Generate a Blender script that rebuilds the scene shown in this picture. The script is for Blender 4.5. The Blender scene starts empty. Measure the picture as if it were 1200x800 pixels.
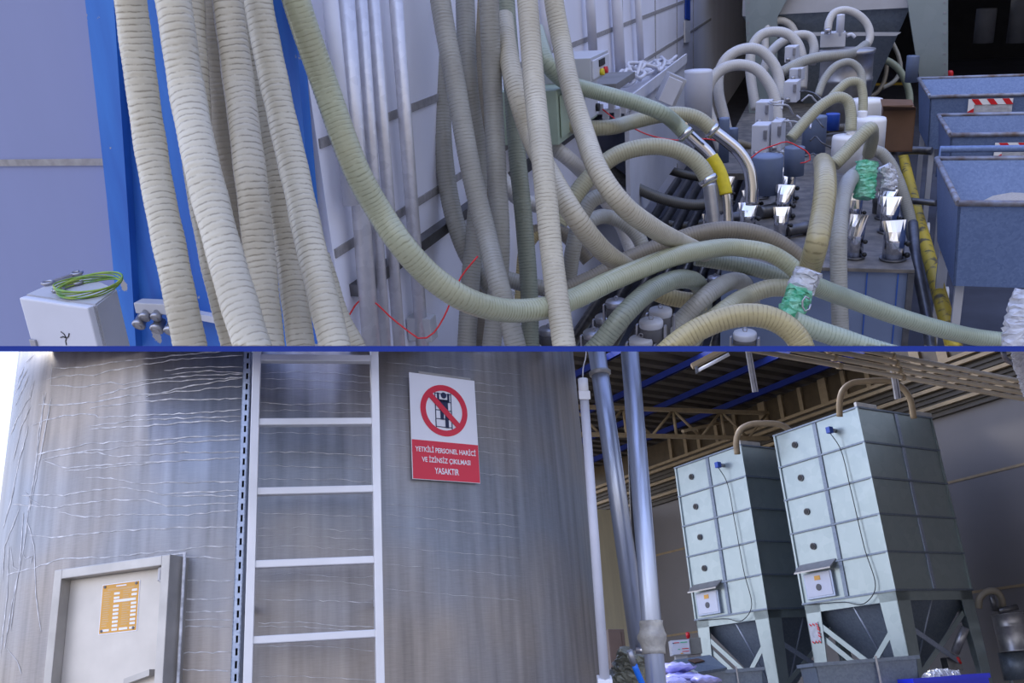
import bpy, bmesh, math, random
import numpy as np
from mathutils import Vector, Matrix

random.seed(7)
scn = bpy.context.scene
COL = scn.collection
PI = math.pi

# ------------------------------------------------------------------ camera
FPX = 1100.0
CAM = np.array([0.0, 0.0, 1.0])
def nrm(v):
    v = np.asarray(v, float); return v / np.linalg.norm(v)
def cv(x, y): return np.array([x - 600.0, 400.0 - y, FPX])
# the hall and silo yard are upright: world axes seen from the camera
_U = nrm(cv(385, -2470)); _F = nrm(np.array([0, 0, 1.0]) - _U[2] * _U); _X = np.cross(_F, _U)
if _X[0] < 0: _X = -_X
def c2w(v): return np.array([v @ _X, v @ _F, v @ _U])
CR, CU, CF = c2w(np.array([1.0, 0, 0])), c2w(np.array([0, 1.0, 0])), c2w(np.array([0, 0, 1.0]))
cam_d = bpy.data.cameras.new('camera'); cam_o = bpy.data.objects.new('camera', cam_d); COL.objects.link(cam_o)
cam_d.sensor_width = 36.0; cam_d.lens = FPX / 1200.0 * 36.0; cam_d.clip_start = 0.05; cam_d.clip_end = 300
m = Matrix.Identity(4)
for i in range(3):
    m[i][0] = CR[i]; m[i][1] = CU[i]; m[i][2] = -CF[i]; m[i][3] = CAM[i]
cam_o.matrix_world = m
scn.camera = cam_o

# ------------------------------------------------------------------ light
scn.view_settings.view_transform = 'Standard'; scn.view_settings.look = 'None'
scn.view_settings.gamma = 1.0; scn.view_settings.use_curve_mapping = False
scn.view_settings.exposure = 0.0
world = bpy.data.worlds.new('world'); scn.world = world; world.use_nodes = True
nt = world.node_tree; nt.nodes.clear()
out = nt.nodes.new('ShaderNodeOutputWorld'); bg = nt.nodes.new('ShaderNodeBackground')
tc = nt.nodes.new('ShaderNodeTexCoord'); sep = nt.nodes.new('ShaderNodeSeparateXYZ'); ramp = nt.nodes.new('ShaderNodeValToRGB')
mp = nt.nodes.new('ShaderNodeMapRange'); mp.inputs['From Min'].default_value = -0.3; mp.inputs['From Max'].default_value = 1.0
nt.links.new(tc.outputs['Generated'], sep.inputs[0]); nt.links.new(sep.outputs['Z'], mp.inputs['Value'])
# the sky is brighter on the sunward left side than on the right
dotn = nt.nodes.new('ShaderNodeVectorMath'); dotn.operation = 'DOT_PRODUCT'; dotn.inputs[1].default_value = (-0.88, -0.38, 0.28)
nt.links.new(tc.outputs['Generated'], dotn.inputs[0])
mp2 = nt.nodes.new('ShaderNodeMapRange'); mp2.inputs['From Min'].default_value = -0.6; mp2.inputs['From Max'].default_value = 0.9; mp2.inputs['To Min'].default_value = 0.62; mp2.inputs['To Max'].default_value = 1.6
nt.links.new(dotn.outputs['Value'], mp2.inputs['Value'])
smul = nt.nodes.new('ShaderNodeVectorMath'); smul.operation = 'SCALE'; nt.links.new(ramp.outputs[0], smul.inputs[0]); nt.links.new(mp2.outputs[0], smul.inputs['Scale'])
nt.links.new(mp.outputs[0], ramp.inputs[0]); nt.links.new(smul.outputs[0], bg.inputs[0]); nt.links.new(bg.outputs[0], out.inputs[0])
els = ramp.color_ramp.elements
els[0].position = 0.0; els[0].color = (0.33, 0.29, 0.25, 1)
els[1].position = 1.0; els[1].color = (0.34, 0.46, 1.0, 1)
e = els.new(0.22); e.color = (0.40, 0.37, 0.34, 1)
e = els.new(0.27); e.color = (1.0, 1.0, 1.06, 1)
e = els.new(0.55); e.color = (0.62, 0.76, 1.20, 1)
bg.inputs['Strength'].default_value = 1.6
sd = bpy.data.lights.new('sun', 'SUN'); sd.energy = 2.6; sd.angle = math.radians(6); sd.color = (1.0, 0.95, 0.86)
so = bpy.data.objects.new('sun', sd); COL.objects.link(so)
# the sun stands high to the left, over the yard
so.rotation_euler = Vector(nrm(np.array([-0.52, 0.42, 0.72]))).to_track_quat('Z', 'Y').to_euler()

# ------------------------------------------------------------------ frames and rays
def ray(px, py): return c2w(cv(px, py)) / FPX            # depth-1 ray
def P(px, py, d): return CAM + ray(px, py) * d
def hit(px, py, p0, n):
    r = ray(px, py); return CAM + r * (((p0 - CAM) @ n) / (r @ n))
class Fr:
    def __init__(s, o, x, y, z): s.o, s.x, s.y, s.z = np.asarray(o, float), nrm(x), nrm(y), nrm(z)
    def p(s, a, b, c): return s.o + s.x * a + s.y * b + s.z * c
    def at(s, o): return Fr(o, s.x, s.y, s.z)
    def l(s, w): d = w - s.o; return np.array([d @ s.x, d @ s.y, d @ s.z])
WORLD = Fr((0, 0, 0), (1, 0, 0), (0, 1, 0), (0, 0, 1))
# the hose yard has its own level: axes E (to the right), N (along the long wall), U (up)
tN = nrm(cv(975, -66)); tU = np.array([-200.0, 2757.0, -1100.0]); tU = nrm(tU - (tU @ tN) * tN); tE = np.cross(tU, tN)
if tE[0] < 0: tE = -tE
TOP = Fr(CAM, c2w(tE), c2w(tN), c2w(tU))
FLOOR_T = -2.4
def TH(px, py, h): return hit(px, py, TOP.p(0, 0, h), TOP.z)
WALLP = P(438, 100, 3.4)
def TW(px, py, off=0.0): return hit(px, py, WALLP + TOP.x * off, TOP.x)
FRONTN = 2.70
def TL(px, py, off=0.0): return hit(px, py, TOP.p(0, FRONTN - off, 0), TOP.y)

def planes():
    a = np.cross(CR, nrm(ray(600, 405.3))); a = a if a @ CU > 0 else -a
    b = np.cross(CR, nrm(ray(600, 411.8))); b = b if b @ CU > 0 else -b
    return a, -b
CLIP_T, CLIP_B = planes()

# ------------------------------------------------------------------ materials
MATS = {}
def new_mat(name):
    m = bpy.data.materials.new(name); m.use_nodes = True; MATS[name] = m
    return m, m.node_tree, m.node_tree.nodes['Principled BSDF']
def mat(name, col, rough=0.6, metal=0.0, noise=0.12, scale=6.0, dark=None, bump=0.0, bscale=40.0, spec=0.5, stretch=(1, 1, 1), detail=6, emis=None, trans=0.0, alpha=1.0, thr=(0.35, 0.75)):
    m, nt, b = new_mat(name); L = nt.links
    tcn = nt.nodes.new('ShaderNodeTexCoord'); mpn = nt.nodes.new('ShaderNodeMapping'); mpn.inputs['Scale'].default_value = stretch
    L.new(tcn.outputs['Object'], mpn.inputs[0])
    nz = nt.nodes.new('ShaderNodeTexNoise'); nz.inputs['Scale'].default_value = scale; nz.inputs['Detail'].default_value = detail
    L.new(mpn.outputs[0], nz.inputs['Vector'])
    r = nt.nodes.new('ShaderNodeValToRGB'); r.color_ramp.elements[0].position = thr[0]; r.color_ramp.elements[1].position = thr[1]
    d = dark if dark else tuple(c * (1 - noise * 2.2) for c in col)
    r.color_ramp.elements[0].color = (*d, 1); r.color_ramp.elements[1].color = (*col, 1)
    L.new(nz.outputs[0], r.inputs[0]); L.new(r.outputs[0], b.inputs['Base Color'])
    b.inputs['Roughness'].default_value = rough; b.inputs['Metallic'].default_value = metal
    b.inputs['Specular IOR Level'].default_value = spec
    if trans: b.inputs['Transmission Weight'].default_value = trans
    if alpha < 1: b.inputs['Alpha'].default_value = alpha
    if bump:
        n2 = nt.nodes.new('ShaderNodeTexNoise'); n2.inputs['Scale'].default_value = bscale; n2.inputs['Detail'].default_value = 4
        L.new(mpn.outputs[0], n2.inputs['Vector'])
        bp = nt.nodes.new('ShaderNodeBump'); bp.inputs['Strength'].default_value = bump; bp.inputs['Distance'].default_value = 0.01
        L.new(n2.outputs[0], bp.inputs['Height']); L.new(bp.outputs[0], b.inputs['Normal'])
    if emis: b.inputs['Emission Color'].default_value = (*emis[0], 1); b.inputs['Emission Strength'].default_value = emis[1]
    return m
def galv(name, c1, c2, rough=0.5, metal=0.55, scale=60.0):
    m, nt, b = new_mat(name); L = nt.links
    tcn = nt.nodes.new('ShaderNodeTexCoord')
    v = nt.nodes.new('ShaderNodeTexVoronoi'); v.inputs['Scale'].default_value = scale
    L.new(tcn.outputs['Object'], v.inputs['Vector'])
    nz = nt.nodes.new('ShaderNodeTexNoise'); nz.inputs['Scale'].default_value = 2.5; nz.inputs['Detail'].default_value = 5
    L.new(tcn.outputs['Object'], nz.inputs['Vector'])
    sp = nt.nodes.new('ShaderNodeSeparateColor'); L.new(v.outputs['Color'], sp.inputs[0])
    mx = nt.nodes.new('ShaderNodeMath'); mx.operation = 'MULTIPLY_ADD'; mx.inputs[1].default_value = 0.45
    L.new(sp.outputs[0], mx.inputs[0])
    ml = nt.nodes.new('ShaderNodeMath'); ml.operation = 'MULTIPLY'; ml.inputs[1].default_value = 0.6; L.new(nz.outputs[0], ml.inputs[0]); L.new(ml.outputs[0], mx.inputs[2])
    r = nt.nodes.new('ShaderNodeValToRGB'); r.color_ramp.elements[0].position = 0.15; r.color_ramp.elements[1].position = 0.85
    r.color_ramp.elements[0].color = (*c2, 1); r.color_ramp.elements[1].color = (*c1, 1)
    L.new(mx.outputs[0], r.inputs[0]); L.new(r.outputs[0], b.inputs['Base Color'])
    b.inputs['Roughness'].default_value = rough; b.inputs['Metallic'].default_value = metal
    return m
def hose_mat(name, col, groove, rough=0.45, dirt=0.5, dirtcol=(0.12, 0.10, 0.075), strength=0.8):
    m, nt, b = new_mat(name); L = nt.links
    uv = nt.nodes.new('ShaderNodeUVMap'); uv.uv_map = 'UVMap'
    s = nt.nodes.new('ShaderNodeSeparateXYZ'); L.new(uv.outputs[0], s.inputs[0])
    tc0 = nt.nodes.new('ShaderNodeTexCoord'); nw = nt.nodes.new('ShaderNodeTexNoise'); nw.inputs['Scale'].default_value = 16; nw.inputs['Detail'].default_value = 3
    L.new(tc0.outputs['Object'], nw.inputs['Vector'])
    ua = nt.nodes.new('ShaderNodeMath'); ua.operation = 'MULTIPLY_ADD'; ua.inputs[1].default_value = 1.1; L.new(nw.outputs[0], ua.inputs[0]); L.new(s.outputs[0], ua.inputs[2])
    a = nt.nodes.new('ShaderNodeMath'); a.operation = 'MULTIPLY'; a.inputs[1].default_value = 2 * PI; L.new(ua.outputs[0], a.inputs[0])
    c = nt.nodes.new('ShaderNodeMath'); c.operation = 'COSINE'; L.new(a.outputs[0], c.inputs[0])
    tcn = nt.nodes.new('ShaderNodeTexCoord')
    nz = nt.nodes.new('ShaderNodeTexNoise'); nz.inputs['Scale'].default_value = 34; nz.inputs['Detail'].default_value = 7; nz.inputs['Roughness'].default_value = 0.65
    L.new(tcn.outputs['Object'], nz.inputs['Vector'])
    n2 = nt.nodes.new('ShaderNodeTexNoise'); n2.inputs['Scale'].default_value = 3.5; n2.inputs['Detail'].default_value = 5
    L.new(tcn.outputs['Object'], n2.inputs['Vector'])
    # groove mask = (1-cos)/2 * noise
    g = nt.nodes.new('ShaderNodeMapRange'); g.inputs['From Min'].default_value = -0.55; g.inputs['From Max'].default_value = -1.0
    g.inputs['To Min'].default_value = 0; g.inputs['To Max'].default_value = strength; L.new(c.outputs[0], g.inputs['Value'])
    gn = nt.nodes.new('ShaderNodeMapRange'); gn.inputs['From Min'].default_value = 0.36; gn.inputs['From Max'].default_value = 0.55; L.new(nz.outputs[0], gn.inputs['Value'])
    gm = nt.nodes.new('ShaderNodeMath'); gm.operation = 'MULTIPLY'; L.new(g.outputs[0], gm.inputs[0]); L.new(gn.outputs[0], gm.inputs[1])
    m1 = nt.nodes.new('ShaderNodeMix'); m1.data_type = 'RGBA'; m1.inputs[6].default_value = (*col, 1); m1.inputs[7].default_value = (*groove, 1); L.new(gm.outputs[0], m1.inputs[0])
    dr = nt.nodes.new('ShaderNodeMapRange'); dr.inputs['From Min'].default_value = 0.42; dr.inputs['From Max'].default_value = 0.72
    dr.inputs['To Max'].default_value = dirt; L.new(n2.outputs[0], dr.inputs['Value'])
    m2 = nt.nodes.new('ShaderNodeMix'); m2.data_type = 'RGBA'; m2.inputs[7].default_value = (*dirtcol, 1); L.new(dr.outputs[0], m2.inputs[0]); L.new(m1.outputs[2], m2.inputs[6])
    L.new(m2.outputs[2], b.inputs['Base Color']); b.inputs['Roughness'].default_value = rough
    b.inputs['Subsurface Weight'].default_value = 0.0
    bp = nt.nodes.new('ShaderNodeBump'); bp.inputs['Strength'].default_value = 0.28; bp.inputs['Distance'].default_value = 0.003
    ad = nt.nodes.new('ShaderNodeMath'); ad.operation = 'MULTIPLY_ADD'; ad.inputs[1].default_value = 0.5; L.new(c.outputs[0], ad.inputs[0]); L.new(nz.outputs[0], ad.inputs[2])
    L.new(ad.outputs[0], bp.inputs['Height']); L.new(bp.outputs[0], b.inputs['Normal'])
    return m

H_BEIGE = hose_mat('hose_beige', (0.45, 0.415, 0.325), (0.13, 0.11, 0.075), dirt=0.6, dirtcol=(0.25, 0.22, 0.155), strength=.8)
H_CREAM = hose_mat('hose_cream', (0.53, 0.495, 0.39), (0.17, 0.145, 0.10), dirt=0.55, dirtcol=(0.31, 0.275, 0.20), strength=.75)
H_GREY = hose_mat('hose_grey', (0.34, 0.34, 0.31), (0.15, 0.14, 0.11), dirt=0.5, dirtcol=(0.16, 0.145, 0.12), strength=0.6)
H_GREEN = hose_mat('hose_green', (0.34, 0.39, 0.30), (0.12, 0.16, 0.11), rough=0.3, dirt=0.35, dirtcol=(0.22, 0.24, 0.16), strength=0.6)
H_DGREEN = hose_mat('hose_dull_green', (0.24, 0.265, 0.205), (0.09, 0.105, 0.08), rough=0.35, dirt=0.4, dirtcol=(0.12, 0.12, 0.09))
H_TAN = hose_mat('hose_tan', (0.37, 0.36, 0.25), (0.18, 0.17, 0.10), rough=0.35, dirt=0.4, dirtcol=(0.25, 0.20, 0.12), strength=0.7)
H_SWEEP = hose_mat('hose_sweep', (0.39, 0.41, 0.285), (0.15, 0.16, 0.09), rough=0.28, dirt=0.45, dirtcol=(0.36, 0.33, 0.20), strength=0.7)
H_TAN2 = hose_mat('hose_amber', (0.40, 0.345, 0.18), (0.16, 0.13, 0.055), rough=0.28, dirt=0.45, dirtcol=(0.22, 0.19, 0.11), strength=0.7)
H_YEL = hose_mat('hose_yellowed', (0.42, 0.35, 0.18), (0.13, 0.10, 0.04), dirt=0.4)
H_BROWN = hose_mat('hose_brown', (0.22, 0.195, 0.15), (0.10, 0.085, 0.06), dirt=0.5, strength=0.5)
H_PALE = hose_mat('hose_pale', (0.52, 0.51, 0.50), (0.30, 0.29, 0.27), rough=0.4, dirt=0.25, dirtcol=(0.34, 0.32, 0.28), strength=0.5)
H_DARK = hose_mat('hose_dark', (0.085, 0.085, 0.08), (0.05, 0.05, 0.045), dirt=0.3)
WALL_L = mat('left_wall_shade_blue', (0.24, 0.28, 0.50), 0.55, noise=0.06, scale=1.5, stretch=(1, 1, .25))  # wall colour with the blue of open shade mixed in
WALL_T = mat('long_wall_paint', (0.84, 0.86, 0.98), 0.5, noise=0.05, scale=2.0, stretch=(1, 1, .2))
SEAM = mat('wall_seam', (0.36, 0.35, 0.36), 0.7, noise=0.15, scale=30)
def blue_mat():
    m, nt, b = new_mat('blue_chipped_paint'); L = nt.links
    tcn = nt.nodes.new('ShaderNodeTexCoord')
    n1 = nt.nodes.new('ShaderNodeTexNoise'); n1.inputs['Scale'].default_value = 9; n1.inputs['Detail'].default_value = 6; n1.inputs['Roughness'].default_value = .62
    L.new(tcn.outputs['Object'], n1.inputs['Vector'])
    r1 = nt.nodes.new('ShaderNodeValToRGB'); r1.color_ramp.elements[0].position = .63; r1.color_ramp.elements[1].position = .645
    r1.color_ramp.elements[0].color = (0, 0, 0, 1); r1.color_ramp.elements[1].color = (1, 1, 1, 1); L.new(n1.outputs[0], r1.inputs[0])
    n2 = nt.nodes.new('ShaderNodeTexNoise'); n2.inputs['Scale'].default_value = 3; n2.inputs['Detail'].default_value = 8
    mpn = nt.nodes.new('ShaderNodeMapping'); mpn.inputs['Scale'].default_value = (2, 2, .3); L.new(tcn.outputs['Object'], mpn.inputs[0]); L.new(mpn.outputs[0], n2.inputs['Vector'])
    r2 = nt.nodes.new('ShaderNodeValToRGB'); r2.color_ramp.elements[0].color = (0.015, 0.09, 0.42, 1); r2.color_ramp.elements[1].color = (0.035, 0.19, 0.62, 1)
    r2.color_ramp.elements[0].position = .35; r2.color_ramp.elements[1].position = .65; L.new(n2.outputs[0], r2.inputs[0])
    mx = nt.nodes.new('ShaderNodeMix'); mx.data_type = 'RGBA'; mx.inputs[7].default_value = (0.32, 0.32, 0.33, 1)
    L.new(r1.outputs[0], mx.inputs[0]); L.new(r2.outputs[0], mx.inputs[6]); L.new(mx.outputs[2], b.inputs['Base Color']); b.inputs['Roughness'].default_value = .5
    return m
BLUE = blue_mat()
BEAMBLUE = mat('divider_blue', (0.022, 0.045, 0.27), 0.6, noise=0.02, spec=0.1)
PURLIN = mat('purlin_blue', (0.008, 0.03, 0.26), 0.5, noise=0.1)
PIPE_T = galv('pipe_grey_galvanised', (0.62, 0.62, 0.66), (0.50, 0.50, 0.54), 0.38, 0.5, 40)
PIPE_W = mat('pipe_white_paint', (0.62, 0.63, 0.70), 0.45, noise=0.05)
GREYBOX = mat('grey_enclosure', (0.45, 0.46, 0.50), 0.45, noise=0.05)
LGREY = mat('pale_enclosure', (0.60, 0.62, 0.70), 0.4, noise=0.04)
GREENBOX = mat('green_enclosure', (0.36, 0.45, 0.36), 0.45, noise=0.06)
DGREY = mat('dark_grey_plastic', (0.09, 0.09, 0.10), 0.5, noise=0.1)
BLACK = mat('black', (0.012, 0.012, 0.013), 0.5)
CHROME = mat('polished_steel', (0.62, 0.62, 0.66), 0.16, 1.0, noise=0.05)
STEEL = mat('dull_steel', (0.42, 0.42, 0.45), 0.36, 0.75, noise=0.12, scale=14)
STEELD = mat('dark_steel', (0.16, 0.16, 0.17), 0.42, 0.7, noise=0.2, scale=14)
YEL = mat('yellow_tape', (0.72, 0.58, 0.02), 0.42, noise=0.1, scale=30)
YELP = mat('yellow_pipe_paint', (0.50, 0.36, 0.03), 0.55, dark=(0.10, 0.08, 0.04), scale=14, thr=(.36, .46))
RED = mat('red', (0.62, 0.015, 0.02), 0.4, noise=0.04)
WHITE = mat('white_plastic', (0.80, 0.80, 0.82), 0.45, noise=0.03)
CARD = mat('cardboard', (0.17, 0.09, 0.05), 0.8, noise=0.15, scale=4)
CARTM = galv('cart_galvanised', (0.155, 0.22, 0.39), (0.10, 0.15, 0.29), 0.5, 0.35, 85)
CARTR = mat('cart_rusty_rim', (0.24, 0.26, 0.32), 0.5, 0.4, dark=(0.13, 0.09, 0.07), scale=12, thr=(.3, .6))
GRAN = mat('pale_granules', (0.42, 0.38, 0.33), 0.9, noise=0.1, scale=90, bump=0.5, bscale=160)
FLOORT = mat('dusty_floor', (0.085, 0.09, 0.12), 0.7, noise=0.2, scale=3)
DARKIN = mat('unlit_interior', (0.02, 0.022, 0.03), 0.9, noise=0.15)  # near-black colour stands in for the lack of light inside
CABB = mat('blue_grey_cabinet', (0.16, 0.21, 0.34), 0.5, noise=0.08)
TABLE = mat('dusty_steel_deck', (0.24, 0.215, 0.19), 0.6, 0.25, dark=(0.10, 0.095, 0.09), scale=12, bump=.2)
STRIPE = mat('blue_stripe', (0.02, 0.10, 0.45), 0.5)
WIREY = mat('wire_yellow_green', (0.36, 0.44, 0.05), 0.5, dark=(0.10, 0.26, 0.05), scale=25)
CABLEW = mat('cable_white', (0.62, 0.63, 0.70), 0.5, noise=0.05)
PLAST = mat('clear_film', (0.78, 0.79, 0.84), 0.18, noise=0.12, scale=20, trans=0.35, bump=.7, bscale=30)
GTAPE = mat('green_film', (0.30, 0.62, 0.45), 0.3, dark=(0.02, 0.33, 0.16), scale=22, bump=.8, bscale=40)
SACKBLUE = mat('blue_plastic', (0.02, 0.08, 0.45), 0.4)
# bottom
def silo_mat():
    m, nt, b = new_mat('brushed_stainless'); L = nt.links
    uv = nt.nodes.new('ShaderNodeUVMap'); uv.uv_map = 'UVMap'
    mp1 = nt.nodes.new('ShaderNodeMapping'); mp1.inputs['Scale'].default_value = (9, .6, 1); L.new(uv.outputs[0], mp1.inputs[0])
    n1 = nt.nodes.new('ShaderNodeTexNoise'); n1.inputs['Scale'].default_value = 2.2; n1.inputs['Detail'].default_value = 6; L.new(mp1.outputs[0], n1.inputs['Vector'])
    mp2 = nt.nodes.new('ShaderNodeMapping'); mp2.inputs['Scale'].default_value = (6, 90, 1); L.new(uv.outputs[0], mp2.inputs[0])
    n2 = nt.nodes.new('ShaderNodeTexNoise'); n2.inputs['Scale'].default_value = 3; n2.inputs['Detail'].default_value = 4; L.new(mp2.outputs[0], n2.inputs['Vector'])
    n3 = nt.nodes.new('ShaderNodeTexNoise'); n3.inputs['Scale'].default_value = 1.4; n3.inputs['Detail'].default_value = 3; L.new(uv.outputs[0], n3.inputs['Vector'])
    a = nt.nodes.new('ShaderNodeMath'); a.operation = 'MULTIPLY_ADD'; a.inputs[1].default_value = .35; L.new(n2.outputs[0], a.inputs[0]); L.new(n1.outputs[0], a.inputs[2])
    r = nt.nodes.new('ShaderNodeValToRGB'); r.color_ramp.elements[0].position = .45; r.color_ramp.elements[1].position = .9
    r.color_ramp.elements[0].color = (0.24, 0.235, 0.23, 1); r.color_ramp.elements[1].color = (0.42, 0.41, 0.40, 1); L.new(a.outputs[0], r.inputs[0])
    r3 = nt.nodes.new('ShaderNodeValToRGB'); r3.color_ramp.elements[0].position = .35; r3.color_ramp.elements[1].position = .65
    r3.color_ramp.elements[0].color = (0.78, 0.86, 1.0, 1); r3.color_ramp.elements[1].color = (1, .90, .80, 1); L.new(n3.outputs[0], r3.inputs[0])
    mx = nt.nodes.new('ShaderNodeMix'); mx.data_type = 'RGBA'; mx.blend_type = 'MULTIPLY'; mx.inputs[0].default_value = 1
    L.new(r.outputs[0], mx.inputs[6]); L.new(r3.outputs[0], mx.inputs[7]); L.new(mx.outputs[2], b.inputs['Base Color'])
    b.inputs['Metallic'].default_value = .62
    mr = nt.nodes.new('ShaderNodeMapRange'); mr.inputs['To Min'].default_value = .44; mr.inputs['To Max'].default_value = .58; L.new(n2.outputs[0], mr.inputs['Value']); L.new(mr.outputs[0], b.inputs['Roughness'])
    bp = nt.nodes.new('ShaderNodeBump'); bp.inputs['Strength'].default_value = .12; bp.inputs['Distance'].default_value = .003; L.new(n2.outputs[0], bp.inputs['Height']); L.new(bp.outputs[0], b.inputs['Normal'])
    return m
SILO = silo_mat()
STREAK = mat('lime_streak', (0.85, 0.84, 0.84), 0.7, noise=0.25, scale=30)
ALU = mat('aluminium', (0.74, 0.74, 0.76), 0.42, 0.45, noise=0.05)
STAIN = mat('stainless_frame', (0.50, 0.48, 0.45), 0.42, 0.6, noise=0.12, scale=8)
STAINP = mat('stainless_door', (0.62, 0.58, 0.52), 0.45, 0.5, noise=0.10, scale=5)
GALVB = galv('galvanised_blue', (0.40, 0.45, 0.55), (0.26, 0.31, 0.42), 0.4, 0.6, 90)
GALVT = galv('galvanised_panel', (0.34, 0.40, 0.405), (0.29, 0.35, 0.355), 0.33, 0.6, 9)
GALVD = galv('galvanised_dull', (0.22, 0.26, 0.31), (0.15, 0.185, 0.24), 0.45, 0.5, 40)
PIPEB = mat('bluish_steel_pipe', (0.55, 0.60, 0.72), 0.32, 0.75, noise=0.12, scale=9, stretch=(3, 3, .3))
BEIGE = mat('beige_steel', (0.40, 0.30, 0.175), 0.5, noise=0.1, scale=10)
CLAD = mat('hall_wall_panel', (0.235, 0.22, 0.22), 0.6, noise=0.08, scale=.7)
CLADW = mat('hall_wall_cream', (0.70, 0.62, 0.42), 0.6, noise=0.08, scale=2, stretch=(3, 3, .3))
ROOFM = mat('roof_corrugated', (0.085, 0.068, 0.048), 0.55, noise=0.15, scale=3)
DPANEL = mat('clerestory_sheet', (0.12, 0.085, 0.045), 0.4, noise=0.15)
CONC = mat('concrete_floor', (0.42, 0.38, 0.33), 0.8, noise=0.12, scale=1.3)
ORANGE = mat('orange_plate', (0.72, 0.36, 0.05), 0.45, noise=0.03)
SIGNW = mat('sign_white', (0.86, 0.86, 0.90), 0.35, noise=0.02)
SIGNR = mat('sign_red', (0.72, 0.025, 0.06), 0.35, noise=0.02)
NAVY = mat('sign_navy', (0.012, 0.02, 0.08), 0.5)
HOSEB = mat('blue_air_hose', (0.01, 0.16, 0.72), 0.35, noise=0.03)
WRAP = mat('wrap_film', (0.55, 0.52, 0.44), 0.35, dark=(0.33, 0.31, 0.28), scale=20, bump=.8, bscale=30)
SACK = mat('lilac_sack', (0.52, 0.52, 0.95), 0.4, noise=0.08, scale=9, bump=.4, bscale=12)
CRATE = mat('blue_crate', (0.01, 0.02, 0.62), 0.4, noise=0.05)
BROWNC = mat('brown_cabinet', (0.13, 0.085, 0.065), 0.6, noise=0.1)
GREENL = mat('green_label', (0.05, 0.5, 0.25), 0.4)

# ------------------------------------------------------------------ mesh helpers (all in world coordinates)
def MB(): return bmesh.new()
def box(bm, fr, lo, hi, bev=0.0):
    lo, hi = [min(a, b) for a, b in zip(lo, hi)], [max(a, b) for a, b in zip(lo, hi)]
    vs = [bm.verts.new(fr.p(x, y, z)) for z in (lo[2], hi[2]) for x, y in ((lo[0], lo[1]), (hi[0], lo[1]), (hi[0], hi[1]), (lo[0], hi[1]))]
    fs = [(3, 2, 1, 0), (4, 5, 6, 7), (0, 1, 5, 4), (1, 2, 6, 5), (2, 3, 7, 6), (3, 0, 4, 7)]
    faces = [bm.faces.new([vs[i] for i in f]) for f in fs]
    if bev:
        es = list({e for f in faces for e in f.edges})
        bmesh.ops.bevel(bm, geom=es, offset=bev, segments=2, affect='EDGES', profile=.6)
    return bm
def poly(bm, pts, vec):
    """outline pts extruded by vec"""
    vec = np.asarray(vec, float); n = len(pts)
    a = [bm.verts.new(p) for p in pts]; b = [bm.verts.new(np.asarray(p) + vec) for p in pts]
    bm.faces.new(a); bm.faces.new(b[::-1])
    for i in range(n): bm.faces.new((a[i], b[i], b[(i + 1) % n], a[(i + 1) % n]))
    return bm
def perp(t):
    t = nrm(t); h = np.array([0, 0, 1.0]) if abs(t[2]) < .9 else np.array([1.0, 0, 0])
    a = nrm(np.cross(t, h)); return a, np.cross(t, a)
def cyl(bm, p0, p1, r0, r1=None, seg=16, caps=True):
    r1 = r0 if r1 is None else r1; p0, p1 = np.asarray(p0), np.asarray(p1); a, b = perp(p1 - p0)
    A, B = [], []
    for k in range(seg):
        c = math.cos(2 * PI * k / seg) * a + math.sin(2 * PI * k / seg) * b
        A.append(bm.verts.new(p0 + c * r0)); B.append(bm.verts.new(p1 + c * r1))
    for k in range(seg):
        f = bm.faces.new((A[k], A[(k + 1) % seg], B[(k + 1) % seg], B[k])); f.smooth = True
    if caps: bm.faces.new(A[::-1]); bm.faces.new(B)
    return bm
def lathe(bm, o, axis, prof, seg=20, smooth=True):
    o = np.asarray(o); ax = nrm(axis); a, b = perp(ax); rings = []
    for r, h in prof:
        rings.append([bm.verts.new(o + ax * h + (math.cos(2 * PI * k / seg) * a + math.sin(2 * PI * k / seg) * b) * max(r, 1e-4)) for k in range(seg)])
    for i in range(len(rings) - 1):
        for k in range(seg):
            f = bm.faces.new((rings[i][k], rings[i][(k + 1) % seg], rings[i + 1][(k + 1) % seg], rings[i + 1][k])); f.smooth = smooth
    bm.faces.new(rings[0][::-1]); bm.faces.new(rings[-1])
    return bm
def spline(pts, step):
    pts = [np.asarray(p, float) for p in pts]
    if len(pts) == 2: pts = [pts[0], (pts[0] + pts[1]) / 2, pts[1]]
    ext = [2 * pts[0] - pts[1]] + pts + [2 * pts[-1] - pts[-2]]
    out = []
    for i in range(1, len(ext) - 2):
        p0, p1, p2, p3 = ext[i - 1:i + 3]
        d0, d1, d2 = [max(np.linalg.norm(b - a), 1e-6) ** .5 for a, b in ((p0, p1), (p1, p2), (p2, p3))]
        m1 = (p1 - p0) / d0 - (p2 - p0) / (d0 + d1) + (p2 - p1) / d1; m2 = (p2 - p1) / d1 - (p3 - p1) / (d1 + d2) + (p3 - p2) / d2
        m1, m2 = m1 * d1, m2 * d1
        for k in range(40):
            t = k / 40; out.append((2 * t**3 - 3 * t**2 + 1) * p1 + (t**3 - 2 * t**2 + t) * m1 + (-2 * t**3 + 3 * t**2) * p2 + (t**3 - t**2) * m2)
    out.append(pts[-1]); out = np.array(out)
    for _ in range(2):
        sm = out.copy(); sm[1:-1] = (out[:-2] + 2 * out[1:-1] + out[2:]) / 4; out = sm
    L = np.concatenate([[0], np.cumsum(np.linalg.norm(np.diff(out, axis=0), axis=1))])
    n = max(3, int(L[-1] / step) + 1); s = np.linspace(0, L[-1], n)
    return np.stack([np.interp(s, L, out[:, i]) for i in range(3)], 1), s
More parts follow.
